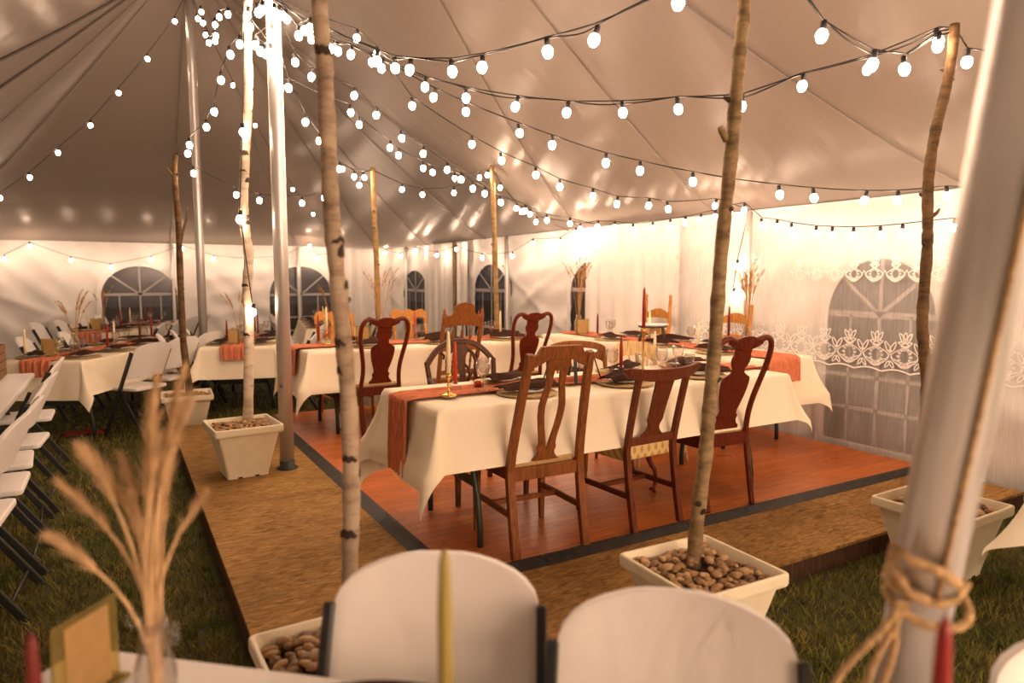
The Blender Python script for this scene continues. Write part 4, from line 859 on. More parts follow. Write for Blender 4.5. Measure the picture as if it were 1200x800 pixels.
# ------------------------------------------------------------------ white folding chair
def folding_chair():
    t = thing('folding_chair', 'x', 'folding chair')
    yl = lambda z: .185 - .45 * z
    o = []
    for sx, sy, n in ((1, 1, 6), (-1, 1, 6), (-1, -1, 3), (1, -1, 3)):
        r = .07 if sy > 0 else .03; cx, cy = sx * (.195 - r), .03 + sy * (.20 - r)
        a0 = {(1, 1): 0, (-1, 1): pi / 2, (-1, -1): pi, (1, -1): 1.5 * pi}[(sx, sy)]
        o += [(cx + r * cos(a0 + pi / 2 * k / n), cy + r * sin(a0 + pi / 2 * k / n)) for k in range(n + 1)]
    MB().prism(o, .425, .458).build('seat', M['white_plastic'], t, bevel=.010, seg=3)
    rows = []
    for z in [.545, .56, .60, .66, .72, .77, .80, .82, .84, .855, .868, .877, .882]:
        w = .222 if z <= .79 else .222 * sqrt(max(.02, 1 - ((z - .79) / .094) ** 2.3))
        rows.append((z, -w, w))
    b = MB(); rings = []
    for z, x0, x1 in rows:
        xs = [x0 + (x1 - x0) * k / 12 for k in range(13)]; e = .011
        cv = lambda x: yl(z) - .03 * (1 - (x / .225) ** 2) - .012
        rings.append([Vector((x, cv(x) - e, z)) for x in xs] + [Vector((x, cv(x) + e, z)) for x in reversed(xs)])
    b.rings(rings, True).build('backrest', M['white_plastic'], t, bevel=.008, seg=2)
    for s in (-1, 1):
        MB().sweep([(s * .229, yl(.012), .012), (s * .229, yl(.45), .45), (s * .229, yl(.80), .80)], .022, .036).build('front_frame', M['black_metal'], t, bevel=.004, seg=1)
        MB().sweep([(s * .200, -.24, .012), (s * .200, .03, .425)], .020, .034).build('rear_leg', M['black_metal'], t, bevel=.004, seg=1)
        MB().ball((s * .229, yl(.013), .013), (.014, .02, .013), 8, 5).build('foot_cap', M['black_metal'], t)
        MB().ball((s * .2, -.24, .013), (.013, .02, .013), 8, 5).build('foot_cap', M['black_metal'], t)
        MB().sweep([(s * .213, -.03, .40), (s * .213, .06, .418)], .012, .02).build('hinge_bracket', M['black_metal'], t)
    MB().tube([(-.2, -.19, .088), (.2, -.19, .088)], .009, 7).build('crossbar', M['black_metal'], t)
    MB().tube([(-.228, yl(.17), .17), (.228, yl(.17), .17)], .009, 7).build('crossbar', M['black_metal'], t)
    return t
fold0 = folding_chair(); fold_used = [False]
def fold_at(x, y, ang, label, group, z=0.):
    """ang: direction the chair faces, degrees from +x."""
    rz = radians(ang - 90)
    if not fold_used[0]:
        fold_used[0] = True; fold0.location = (x, y, z); fold0.rotation_euler = (0, 0, rz); tag(fold0, label, None, group); return fold0
    return dup(fold0, (x, y, z), rz, label, group)

# ------------------------------------------------------------------ tables, cloths, runners
def folding_table(label, cx, cy, base, L, W, rz=0., h=.74, leg_in=.25, white=True, group='long folding tables'):
    t = thing('folding_table', label, 'table', (cx, cy, base), rz, group)
    r = .04; o = []
    for sx, sy, a0 in ((1, 1, 0), (-1, 1, pi / 2), (-1, -1, pi), (1, -1, 1.5 * pi)):
        o += [(sx * (L / 2 - r) + r * cos(a0 + pi / 2 * k / 4), sy * (W / 2 - r) + r * sin(a0 + pi / 2 * k / 4)) for k in range(5)]
    MB().prism(o, h - .04, h).build('tabletop', M['white_plastic'], t, bevel=.008, seg=2)
    for s in (-1, 1):
        x = s * (L / 2 - leg_in)
        for q in (-1, 1):
            MB().tube([(x, q * (W / 2 - .06), .008), (x, q * (W / 2 - .06), .10), (x, q * (W / 2 - .085), .25), (x, q * (W / 2 - .15), .42), (x, q * (W / 2 - .20), .56), (x, q * (W / 2 - .22), h - .04)], .0165, 8).build('leg', M['leg_metal'], t)
        MB().sweep([(x, -(W / 2 - .11), .33), (x, W / 2 - .11, .33)], .012, .05).build('leg_brace', M['leg_metal'], t)
        MB().sweep([(x, 0, .36), (x - s * .35, 0, h - .05)], .014, .02, (0, 1, 0)).build('diagonal_brace', M['leg_metal'], t)
    return t
def smooth(a): return a * a * (3 - 2 * a)
def tablecloth(label, cx, cy, z, L, W, dl, dr, df, db, rz=0., seed=1., m='cloth', flare=.20, group='cream tablecloths', long_left=0.):
    xs, ys = [], []
    def axis(a, b, d0, d1):
        v = [a - d0 * (1 - i / 16) for i in range(16)] + [a + (b - a) * i / 44 for i in range(45)] + [b + d1 * (i + 1) / 16 for i in range(16)]
        return v
    xs = axis(-L / 2, L / 2, dl, dr); ys = axis(-W / 2, W / 2, df, db)
    vs = []
    for x in xs:
        for y in ys:
            ox = x + L / 2 if x < -L / 2 else (x - L / 2 if x > L / 2 else 0.); oy = y + W / 2 if y < -W / 2 else (y - W / 2 if y > W / 2 else 0.)
            bx, by = max(-L / 2, min(L / 2, x)), max(-W / 2, min(W / 2, y))
            if long_left and oy > 0: oy *= 1 + long_left * exp(-((bx + L / 2) / .28) ** 2)
            r = hypot(ox, oy)
            if r == 0:
                vs.append((x, y, z + .0012 * sin(x * 3 + seed) * sin(y * 5))); continue
            th = atan2(abs(oy), abs(ox)); c = sin(2 * th) ** 2
            w = 0.
            if ox == 0: w = .020 * sin(bx * 6.1 + seed * 3) + .012 * sin(bx * 13 + seed)
            elif oy == 0: w = .018 * sin(by * 8.5 + seed * 2)
            edge = min(1., min(L / 2 - abs(bx) if ox == 0 else 9, W / 2 - abs(by) if oy == 0 else 9) / .18) if c == 0 else 0.
            q = min(1., r / .35)
            out = .012 * min(1, r / .03) + .05 * q * q + w * q * max(0, edge) + flare * r * c + .03 * r * sin(4 * th + seed) * c
            if c > 0 or edge < 1:
                out += .05 * q * q * (1 - max(0, edge)) * .6
            drop = sqrt(max(0, r * r - min(out, r * .6) ** 2)) - .010 * min(1, r / .04)
            if r < .03: drop = r * r / .06 * 1.2
            dx, dy = (ox / r, oy / r)
            vs.append((bx + dx * out, by + dy * out, z - drop))
    n, k = len(xs), len(ys); b = MB(); fs = [(i * k + j, (i + 1) * k + j, (i + 1) * k + j + 1, i * k + j + 1) for i in range(n - 1) for j in range(k - 1)]
    b.add(vs, fs, True)
    o = b.build('tablecloth', M[m]); o.location = (cx, cy, 0); o.rotation_euler = (0, 0, rz)
    return tag(o, label, 'tablecloth', group)
def runner(label, cx, cy, z, L, hl, hr, w=.30, rz=0., seed=0., m='runner', off=.045, y0=0., group='terracotta table runners'):
    tot = hl + L + hr; nu = int(tot / .03)
    def fn(u, v):
        s = -hl + tot * u; y = y0 + .02 * sin(s * 2.1 + seed) + (v - .5) * w * (1 + .1 * sin(s * 3 + seed))
        wr = .005 + .005 * sin(v * 30 + 1.2 * sin(s * 2.5 + seed)) + .003 * sin(v * 53 + s * 3)
        if s < 0: return (-L / 2 - off - wr * 1.6 - .02 * min(1, -s / .3), y, z + .012 + s)
        if s > L: return (L / 2 + off + wr * 1.6 + .02 * min(1, (s - L) / .3), y, z + .012 - (s - L))
        k = 1 - min(1, min(s, L - s) / .05); x = -L / 2 + s + (-1 if s < L / 2 else 1) * off * k
        return (x, y, z + wr + .007)
    o = MB().grid(fn, nu, 40).build('table_runner', M[m]); o.location = (cx, cy, 0); o.rotation_euler = (0, 0, rz)
    return tag(o, label, 'table runner', group)

# ------------------------------------------------------------------ table ware prototypes
PROTO = {}
def put(kind, make, loc, label, rz=0., group=None, scale=None):
    if kind not in PROTO:
        o = make(); PROTO[kind] = o; o.location = loc; o.rotation_euler = (0, 0, rz)
        if scale: o.scale = scale
        tag(o, label, None, group); return o
    o = dup(PROTO[kind], loc, rz, label, group); o.scale = scale or (1, 1, 1); return o
def mk_goblet():
    t = thing('water_goblet', 'x', 'wine glass')
    pr = [(0, 0), (.036, 0), (.036, .003), (.012, .007), (.006, .02), (.0055, .055), (.009, .07), (.022, .08), (.034, .10), (.039, .13), (.037, .165), (.0355, .165), (.0375, .13), (.0325, .101), (.02, .083), (0, .078)]
    MB().lathe(pr, n=20, cap=False).build('goblet_bowl', M['glass'], t); return t
def mk_tumbler():
    t = thing('water_tumbler', 'x', 'glass')
    MB().lathe([(0, 0), (.030, 0), (.036, .10), (.0345, .10), (.029, .008), (0, .008)], n=18, cap=False).build('tumbler_wall', M['glass'], t); return t
def mk_candle(wax, h, holder):
    def f():
        t = thing('taper_candle', 'x', 'candle')
        z0 = .02
        if holder == 'brass':
            z0 = .115
            MB().lathe([(0, 0), (.045, 0), (.045, .006), (.02, .014), (.008, .022), (.006, .05), (.010, .058), (.006, .066), (.006, .082), (.014, .09), (.016, .11), (.013, .12), (0, .12)], n=16).build('candlestick', M['brass'], t)
        elif holder == 'tall_brass':
            z0 = .28
            MB().lathe([(0, 0), (.045, 0), (.045, .006), (.014, .014), (.006, .03), (.006, .22), (.010, .235), (.014, .26), (.018, .275), (.014, .288), (0, .288)], n=16).build('candlestick', M['brass'], t)
        elif holder == 'glass':
            z0 = .03
            MB().lathe([(0, 0), (.034, 0), (.036, .01), (.02, .03), (.018, .05), (.0135, .05), (.0135, .03), (0, .03)], n=16, cap=False).build('candle_holder', M['glass'], t)
        MB().lathe([(0, z0), (.0115, z0), (.011, z0 + h * .6), (.008, z0 + h * .92), (.004, z0 + h), (0, z0 + h)], n=12).build('taper', M[wax], t)
        MB().tube([(0, 0, z0 + h - .002), (.001, 0, z0 + h + .012)], .0012, 5).build('wick', M['stub'], t)
        return t
    return f
def mk_votive():
    t = thing('votive_holder', 'x', 'candle holder')
    MB().lathe([(0, 0), (.026, 0), (.028, .02), (.027, .032), (.0245, .032), (.0245, .012), (0, .012)], n=16, cap=False).build('amber_cup', M['amber'], t)
    MB().lathe([(0, .012), (.023, .012), (.023, .022), (0, .022)], n=14).build('tea_light', M['ivory'], t); return t
def mk_mat():
    t = thing('round_placemat', 'x', 'placemat')
    MB().lathe([(0, 0), (.165, 0), (.168, .004), (.162, .008), (.13, .006), (.05, .007), (0, .007)], n=36).build('woven_disc', M['woven'], t); return t
def mk_setting():
    """woven round charger placemat only; plates and napkins are things of their own"""
    return mk_mat()
def mk_plate():
    t = thing('dinner_plate', 'x', 'plate')
    MB().lathe([(0, 0), (.07, 0), (.125, .014), (.127, .017), (.07, .006), (0, .006)], n=32).build('plate_body', M['china'], t); return t
def napkin_mesh(seed):
    rr = random.Random(seed); a = [rr.uniform(0, 6) for _ in range(4)]
    def fn(u, v):
        x = (u - .5) * .36; y = (v - .5) * .12 * (1 + .5 * abs(u - .5) * 2) ; k = 1 - min(1, abs(u - .5) * 2) ** 3
        z = .006 + .030 * sin(v * pi) * (.72 + .28 * sin(u * 4.5 + a[0])) * (.55 + .45 * k) + .006 * sin(v * 13 + a[1] + u * 2) * sin(v * pi)
        return (x, y + .02 * sin(u * 5 + a[2]), max(.003, z))
    return MB().grid(fn, 22, 12)
def mk_napkin(seed):
    def f():
        o = napkin_mesh(seed).build('cloth_napkin', M['napkin'], solid=.003); return tag(o, 'x', 'napkin')
    return f
def mk_stand():
    t = thing('serving_stand', 'x', 'serving stand')
    MB().lathe([(0, .165), (.13, .165), (.15, .178), (.148, .182), (.128, .171), (0, .171)], n=30).build('platter', M['china'], t)
    MB().lathe([(.118, .150), (.134, .150), (.134, .163), (.118, .163), (.118, .150)], n=24, cap=False).build('ring_frame', M['leg_metal'], t)
    for k in range(4):
        a = pi / 4 + pi / 2 * k; d = (cos(a), sin(a))
        MB().sweep([(d[0] * .175, d[1] * .175, .002), (d[0] * .15, d[1] * .15, .08), (d[0] * .126, d[1] * .126, .155)], .020, .007, (-d[1], d[0], 0)).build('leg', M['leg_metal'], t)
    return t
def mk_board():
    """table number holder: kraft card in a clear plate on a small foot"""
    t = thing('card_holder', 'x', 'card holder')
    MB().box((0, 0, .085), (.145, .006, .16)).build('clear_plate', M['amber_clear'], t, bevel=.001, seg=1)
    MB().box((0, -.0045, .082), (.098, .002, .145)).build('kraft_card', M['kraft'], t)
    MB().box((0, 0, .004), (.15, .05, .008)).build('foot', M['amber_clear'], t, bevel=.002, seg=1)
    return t
M['amber_clear'] = mat('yellowish_clear_acrylic', (.75, .58, .18), .1, transmission=.8, ior=1.3)
def pampas_vase(label, loc, tips, jar=.21, r=.032, m='wheat2', head=.15):
    rr = random.Random(9); t = thing('pampas_vase', label, 'vase of dried pampas', loc, 0)
    MB().lathe([(0, 0), (r, 0), (r * 1.02, jar * .6), (r * .6, jar * .85), (r * .7, jar), (r * .62, jar), (r * .52, jar * .86), (r * .93, jar * .6), (r * .93, .01), (0, .01)], n=18, cap=False).build('glass_jar', M['glass'], t)
    for k in range(3):
        MB().ball((RT * (.034 * (1 if k else -1)) + Vector((0, 0, jar - .015 * k))), (.009, .009, .012), 8, 6).build('glass_knob', M['glass'], t)
    for a, d, h, hl, wd in tips:
        tip = RT * a + FW * d + Vector((0, 0, h)); b = Vector((rr.uniform(-.008, .008), rr.uniform(-.008, .008), .02))
        pts = [b.lerp(tip, q) + Vector((0, 0, .10 * h * sin(pi * q))) - RT * (a * .35 * sin(pi * q)) for q in [i / 9 for i in range(10)]]
        MB().tube(pts, [.0028] * 7 + [.0022, .0018, .001], 6).build('stalk', M[m], t)
        hb = MB(); L = sum((pts[i + 1] - pts[i]).length for i in range(9))
        for i in range(150):
            q = 1 - hl / L * rr.random(); x = q * 9; i0 = min(8, int(x)); c = pts[i0].lerp(pts[i0 + 1], x - i0); dd = (pts[i0 + 1] - pts[i0]).normalized()
            e = rr.uniform(0, 2 * pi); o = Vector((cos(e), sin(e), 0)); o = (o - dd * o.dot(dd)).normalized(); l = wd * rr.uniform(.6, 1.4) * (.5 + min(1, (1 - q) * L / hl * 2.5))
            p = c + (dd * 1.0 + o * rr.uniform(.15, .5)).normalized() * l * 2.4; sd = dd.cross(o) * .0016
            hb.add([c - sd, c + sd, p, c - o * .002], [(0, 1, 2), (1, 3, 2), (3, 0, 2)])
        hb.build('plume', M[m], t)
    return t
def wheat_vase(label, loc, H=.5, n=16, spread=.16, jar=.16, r=.035, seed=1, m='wheat', head=.16, big=1., group='vases of dried wheat'):
    rr = random.Random(seed); t = thing('wheat_vase', label, 'vase of dried wheat', loc, 0, group)
    MB().lathe([(0, 0), (r, 0), (r * 1.02, jar * .6), (r * .6, jar * .85), (r * .62, jar), (r * .54, jar), (r * .52, jar * .86), (r * .93, jar * .6), (r * .93, .01), (0, .01)], n=18, cap=False).build('glass_jar', M['glass'], t)
    for k in range(n):
        a = rr.uniform(0, 2 * pi); s = spread * rr.uniform(.25, 1.) ; h = H * rr.uniform(.78, 1.0)
        pts = [(r * .5 * rr.uniform(-1, 1), r * .5 * rr.uniform(-1, 1), .015)]
        for q in (.3, .55, .8, 1.): pts.append((s * cos(a) * q ** 1.7 + pts[0][0] * (1 - q) * .4, s * sin(a) * q ** 1.7 + pts[0][1] * (1 - q) * .4, .015 + (h - .015) * q))
        MB().tube(pts, [.0018 * big] * 4 + [.0012 * big], 5).build('stalk', M[m], t)
        p1, p0 = Vector(pts[-1]), Vector(pts[-2]); d = (p1 - p0).normalized(); hb = MB(); L = head * rr.uniform(.75, 1.1)
        droop = Vector((cos(a), sin(a), -.3)) * .25
        for i in range(34):
            q = rr.random(); c = p1 - d * L * .35 + (d + droop * q) * (L * q); e = rr.uniform(0, 2 * pi)
            o = Vector((cos(e), sin(e), 0)); o = (o - d * o.dot(d)).normalized(); rad = .006 * big * (1 - abs(q - .45))
            tip = c + (d * .85 + o * .5).normalized() * (.030 * big * (1.1 - q * .5))
            c2 = c + o * rad; sd = d.cross(o) * .0026 * big
            hb.add([c2 - sd, c2 + sd, tip, c2 - o * .004], [(0, 1, 2), (1, 3, 2), (3, 0, 2)])
        hb.build('seed_head', M[m], t)
    return t
# ------------------------------------------------------------------ planters, pebbles, trunks
def planter(label, cx, cy, z, rz=0., W=.475, H=.37):
    t = thing('planter', label, 'planter', (cx, cy, z), rz, 'white square planters holding tree trunks')
    def ring(w, zz, r=.018):
        o = []
        for sx, sy, a0 in ((1, 1, 0), (-1, 1, pi / 2), (-1, -1, pi), (1, -1, 1.5 * pi)):
            o += [Vector((sx * (w - r) + r * cos(a0 + pi / 2 * k / 3), sy * (w - r) + r * sin(a0 + pi / 2 * k / 3), zz)) for k in range(4)]
        return o
    h = W / 2
    b = MB().rings([ring(h * .60, .0), ring(h * .605, .02), ring(h * .70, H * .35), ring(h * .80, H * .62), ring(h * .865, H * .80), ring(h * .88, H - .060), ring(h * .985, H - .052), ring(h, H - .040), ring(h, H - .006), ring(h * .985, H),
                    ring(h * .94, H), ring(h * .925, H - .008), ring(h * .86, H - .05), ring(h * .82, H - .12)], False, True)
    b.build('pot', M['pot'], t, bevel=.003, seg=2)
    MB().rings([ring(h * .80, H - .10), ring(h * .84, H - .055)], False).build('fill', M['soil'], t)
    k = MB()
    for s in (-1, 1): k.box((s * h * .25, -h * .60, .006), (.03, .006, .012))
    k.build('drain_notch', M['stub'], t)
    return t
pebble_me = []
def pebble_mesh(seed, m):
    rr = random.Random(seed); b = MB().ball((0, 0, 0), (.021, .016, .011), 9, 6); ph = [rr.uniform(0, 6) for _ in range(3)]
    b.v = [(x * (1 + .15 * sin(y * 90 + ph[0])), y * (1 + .18 * sin(x * 80 + ph[1])), z * (1 + .15 * sin(x * 70 + ph[2]))) for x, y, z in b.v]
    return b.mesh('pebble', m)
for i in range(9): pebble_me.append(pebble_mesh(i, M[['stone', 'stone', 'stone2', 'stone3', 'stone', 'stone2', 'stone', 'stone3', 'stone'][i]]))
def pebble_spots(W, n, seed, keepout=.045, sz=1.):
    rr = random.Random(seed); out = []; h = W / 2 * .82
    k = int(sqrt(n)); 
    for i in range(k):
        for j in range(k):
            x = -h + 2 * h * (i + .5) / k + rr.uniform(-.4, .4) * 2 * h / k; y = -h + 2 * h * (j + .5) / k + rr.uniform(-.4, .4) * 2 * h / k
            if hypot(x, y) < keepout: continue
            x = max(-h + .012, min(h - .012, x)); y = max(-h + .012, min(h - .012, y))
            z = rr.uniform(.004, .022) + .028 * (1 - max(abs(x), abs(y)) / h)
            out.append((x, y, z, rr.uniform(0, 6.28), rr.uniform(-.4, .4), rr.uniform(-.4, .4), rr.uniform(.75, 1.25) * sz))
    return out
def pebbles_in(cx, cy, ztop, rz, n, seed, label, group, sz=1., keep=None, c0=(0, 0)):
    R = Matrix.Rotation(rz, 3, 'Z')
    for x, y, z, a, b, c, s in pebble_spots(.475, n, seed, 0.0, sz):
        if hypot(x - c0[0], y - c0[1]) < .042: continue
        if keep and not keep(x, y): continue
        p = R @ Vector((x, y, 0)); o = bpy.data.objects.new('pebble', random.choice(pebble_me)); C.objects.link(o)
        o.location = (cx + p.x, cy + p.y, ztop - .055 + z + .006); o.rotation_euler = (b, c, a + rz); o.scale = (s, s, s)
        tag(o, label, 'pebble', group)
def trunk(label, pts, r0, r1, m, name='tree_trunk', stubs=6, seed=1, base=None, branches=()):
    rr = random.Random(seed); P = [Vector(p) for p in pts]
    if base: P = [Vector(base)] + P
    Q = []
    for i in range(len(P) - 1):
        a, b = P[max(0, i - 1)], P[min(len(P) - 1, i + 2)]
        for k in range(6):
            s = k / 6; p1, p2 = P[i], P[i + 1]
            Q.append(.5 * ((2 * p1) + (p2 - a) * s + (2 * a - 5 * p1 + 4 * p2 - b) * s * s + (3 * p1 - a - 3 * p2 + b) * s ** 3))
    Q.append(P[-1]); n = len(Q); o0 = Q[0].copy()
    rad = [(r0 + (r1 - r0) * i / (n - 1)) * (1 + .06 * sin(i * 1.3 + seed) + .04 * sin(i * 3.1) + rr.uniform(-.03, .03)) for i in range(n)]
    t = thing(name, label, 'tree trunk', o0, 0, 'bare tree trunks standing in the planters')
    MB().tube([q - o0 for q in Q], rad, 14).build('bark_stem', M[m], t)
    if 'birch' in m:
        for k in range(stubs + 4):
            i = rr.randrange(3, n - 3); e = rr.uniform(0, 6.28); c = Q[i] - o0; hw = rr.uniform(.5, 1.25); hh = rr.uniform(.006, .020); sg = rr.uniform(.004, .016); ax = (Q[i + 1] - Q[i - 1]).normalized(); R = rad[i] * 1.05 + .0012
            def scar(u, v, e=e, hw=hw, hh=hh, sg=sg, c=c, ax=ax, R=R):
                a = (u - .5) * 2 * hw; z = (v - .5) * 2 * hh * sqrt(max(.02, 1 - (2 * u - 1) ** 2)) + sg * (2 * u - 1) ** 2 * -1 + .003 * sin(u * 19)
                return c + ax * z + Vector((R * cos(e + a), R * sin(e + a), 0))
            MB().grid(scar, 12, 3).build('bark_scar', M['stub'], t)
    for k in range(stubs if 'birch' not in m else 3):
        i = rr.randrange(3, n - 3); e = rr.uniform(0, 6.28); d = Vector((cos(e), sin(e), .45)).normalized(); c = Q[i] - o0
        l = rr.uniform(.008, .028)
        MB().tube([c + d * rad[i] * .55, c + d * (rad[i] + l * .5), c + d * (rad[i] + l)], [rad[i] * .62, rad[i] * .36, rad[i] * .22], 7).build('branch_stub', M['stub'], t)
    for bp, br in branches:
        MB().tube([Vector(p) - o0 for p in bp], br, 7).build('branch', M[m], t)
    return t
# ------------------------------------------------------------------ the long wooden-chair tables on the dance floor
TZ = FZ + .745
folding_table('long folding table under cream cloth at the front edge of dance floor', 2.55, 3.33, FZ, 2.50, .76, h=.74)
tablecloth('cream tablecloth of the front table, terracotta runner over its left end', 2.55, 3.33, TZ + .004, 2.50, .76, .42, .31, .315, .315, seed=1.3, long_left=.65)
runner('terracotta gauze runner along the front table hanging over its left end', 2.55, 3.33, TZ + .006, 2.5, .40, .12, .27, y0=.02, seed=.4, m='runner_x')
folding_table('folding table under cream cloth in the second row behind front table', 2.60, 6.20, FZ, 2.44, .74, h=.74)
tablecloth('cream tablecloth of the second-row table behind the cherry vase-back chair', 2.60, 6.20, TZ + .004, 2.44, .74, .44, .30, .37, .34, seed=2.1)
runner('terracotta runner along the second-row table beside the silver pole', 2.60, 6.20, TZ + .006, 2.44, .25, .1, .30, y0=.03, seed=1.4, m='runner_x')
folding_table('folding table set crosswise along the right tent wall under cream cloth', 4.49, 5.00, FZ, 2.85, .76, radians(90), .74)
tablecloth('cream tablecloth of the crosswise table, its corner hanging near the lace curtain', 4.49, 5.00, TZ + .004, 2.85, .76, .40, .30, .33, .30, radians(90), seed=.6)
runner('terracotta runner along the crosswise table hanging over its near end', 4.49, 5.00, TZ + .006, 2.85, .20, .08, .33, radians(90), seed=2.2, y0=-.02, m='runner_x')

chair_split('mission-style wooden chair with split splat, nearest chair at the front table', M['mid_brown'], (1.85, 3.055, FZ), radians(-2))
chair_tablet('dark wooden chair with wide curved top rail and gold patterned seat', M['red_brown'], (2.53, 3.055, FZ), radians(3))
chair_queen('cherry vase-back chair at the front table behind the middle tree trunk', M['cherry'], (3.15, 3.07, FZ), radians(-4), 1.04)
chair_queen('cherry vase-back chair at the second table right of the near birch', M['cherry'], (1.93, 5.84, FZ), radians(2), 1.04)
chair_queen('cherry vase-back chair at second table right of the carved oak chair', M['cherry'], (3.40, 5.84, FZ), radians(1), 1.045)
chair_carved('tall carved oak chair with spindles and finials at the second table', M['oak'], (2.665, 5.84, FZ), radians(2))
chair_shield('dark arched-back armchair behind the goblet at the front table', M['dark_wood'], (1.97, 3.84, FZ), radians(178))
chair_bow('golden oak bow-back chair behind the front table', M['oak'], (2.92, 3.90, FZ), radians(184))
chair_bow('pale wood bow-back chair behind the front table near tall brass candlestick', M['pale_wood'], (3.46, 3.92, FZ), radians(176), .19, .88)
chair_yoke('golden oak chair with wavy top rail on far side of second table', M['golden'], (2.77, 6.74, FZ), radians(181))
chair_yoke('golden oak chair on far side of second table, half behind the near birch', M['golden'], (1.98, 6.76, FZ), radians(186))
chair_ladder('golden ladder-back chair with round finials against the white wall drape', M['golden'], (4.80, 5.58, FZ), radians(91))
chair_ladder('golden ladder-back chair behind the wheat vase and middle tree trunk', M['golden'], (4.80, 4.52, FZ), radians(88), finial=False)

# ------------------------------------------------------------------ folding tables and chairs on the grass
folding_table('white plastic folding table without cloth holding the wooden crate', -.98, 5.40, 0, 2.44, .76, radians(90))
GT = [(-.07, 8.46, 2.44, 'the left aisle table', 62), (1.374, 8.765, 1.83, 'the table behind the white birch', 73),
      (.15, 12.0, 2.44, 'the table under the wide back window', 68), (2.95, 11.2, 2.44, 'the table under the narrow back window', 80)]
def at(gi, s, q):
    """point on or beside a grass table: s along its axis from its middle, q to its right"""
    x, y, L, nm, rz = GT[gi]; a = radians(rz); return x + s * cos(a) + q * sin(a), y + s * sin(a) - q * cos(a)
for i, (x, y, L, nm, rz) in enumerate(GT):
    folding_table('folding table under the cream cloth of ' + nm, x, y, 0, L, .76, radians(rz))
    tablecloth('cream cloth on ' + nm, x, y, .749, L, .76, .36, .3, .33, .33, radians(rz), seed=3 + i * 1.7)
    runner('terracotta runner on ' + nm, x, y, .752, L, .15, .12, .28, radians(rz), seed=i, m='runner_x')
for i, y in enumerate((3.75, 4.26, 4.80, 5.35, 6.30)):
    fold_at(-.64 + .02 * (i % 2), y, 180 + (i % 3 - 1) * 4, 'white folding chair beside the crate table, %s' % ['nearest of its row', 'second of its row', 'third of its row', 'fourth of its row', 'farthest of its row, apart from the others'][i], 'folding chairs beside the crate table')
for gi, side, ss in ((0, 1, (-.72, -.06, .62)), (0, -1, (-.75, -.1, .6)), (1, 1, (-.6, .0, .6)), (1, -1, (-.6, .0, .6)),
                     (2, 1, (-.95, -.32, .32, .95)), (2, -1, (-.95, -.32, .32, .95)), (3, 1, (-.8, -.15, .5)), (3, -1, (-.95, -.32, .32, .95))):
    for i, q in enumerate(ss):
        x, y = at(gi, q, side * .62); a = GT[gi][4] + 90 * side
        fold_at(x, y, a - side * (14 if gi < 2 else 5) + random.uniform(-8, 8), '%s white folding chair %s of %s, from near end' % (ordinal(i), 'right' if side > 0 else 'left', GT[gi][3].replace('the ', '', 1)), 'folding chairs around the grass tables')
# table at which the photographer stands, with its three chairs
EX = (.75, -.66); fa = atan2(-.66, .75)
folding_table('white folding table nearest the viewer with wheat vase and candles', .567, .526, 0, 2.44, .76, fa)
fold_at(.47, 1.16, -122.5, 'big white folding chair in front of near birch planter', 'white folding chairs at the nearest table')
fold_at(.767, .775, -129.7, 'big white folding chair left of the leaning roped pole', 'white folding chairs at the nearest table')
fold_at(1.315, .265, -131.3, 'white folding chair peeking in right of the leaning roped pole', 'white folding chairs at the nearest table')
folding_table('folding table right of the leaning pole under a cream cloth', 3.90, .80, 0, 1.83, .76)
tablecloth('cream cloth corner at the right edge beyond the leaning pole', 3.90, .80, .749, 1.83, .76, .27, .27, .27, .27, seed=5.2)

# crate with leaves
cr = thing('wooden_crate', 'weathered wooden slat crate on the bare white folding table', 'crate', (-.96, 6.36, .741))
for s in (-1, 1):
    for k in range(4): MB().box((0, s * .17, .035 + .062 * k), (.38, .012, .055)).build('slat', M['crate'], cr, bevel=.002, seg=1)
    for k in range(4): MB().box((s * .184, 0, .035 + .062 * k), (.012, .328, .055)).build('slat', M['crate'], cr, bevel=.002, seg=1)
    for q in (-1, 1): MB().box((s * .168, q * .154, .128), (.022, .022, .24)).build('corner_post', M['crate'], cr)
MB().box((0, 0, .012), (.36, .33, .012)).build('bottom_board', M['crate'], cr)
lf = MB()
for i in range(26):
    a = random.uniform(0, 6.28); c = Vector((random.uniform(-.15, .17), random.uniform(-.15, .15), .20 + random.uniform(0, .05))); d = Vector((cos(a), sin(a), random.uniform(-.1, .5))); u = Vector((-sin(a), cos(a), .2))
    lf.add([c, c + d * .05 + u * .028, c + d * .11, c + d * .05 - u * .028], [(0, 1, 2, 3)])
lo = lf.build('autumn_leaves', M['leaf_o']); lo.location = cr.location; tag(lo, 'orange autumn leaves heaped in the wooden crate', 'leaves', kind='stuff')
ap = thing('apple', 'dark red apple on the leaves in the wooden crate', 'apple', (-1.0, 6.30, .741 + .255))
MB().lathe([(0, .008), (.02, 0), (.038, .02), (.042, .045), (.034, .07), (.015, .078), (0, .070)], n=16, cap=False).build('apple_body', M['redwax'], ap); MB().tube([(0, 0, .068), (.004, 0, .09)], .002, 5).build('apple_stem', M['stub'], ap)
rc = MB().grid(lambda u, v: ((u - .5) * .34 * (1 + .15 * sin(v * 9)), (v - .5) * .2 * (1 + .2 * sin(u * 7)), .012 + .018 * abs(sin(u * 8 + v * 3)) * (1 - (2 * u - 1) ** 2)), 24, 14).build('red_cloth', M['redcloth'], solid=.004)
rc.location = (-.36, 8.0, .002); rc.location = (-.33, 7.62, .002); tag(rc, 'crumpled red cloth lying on the grass under the left aisle table', 'cloth')

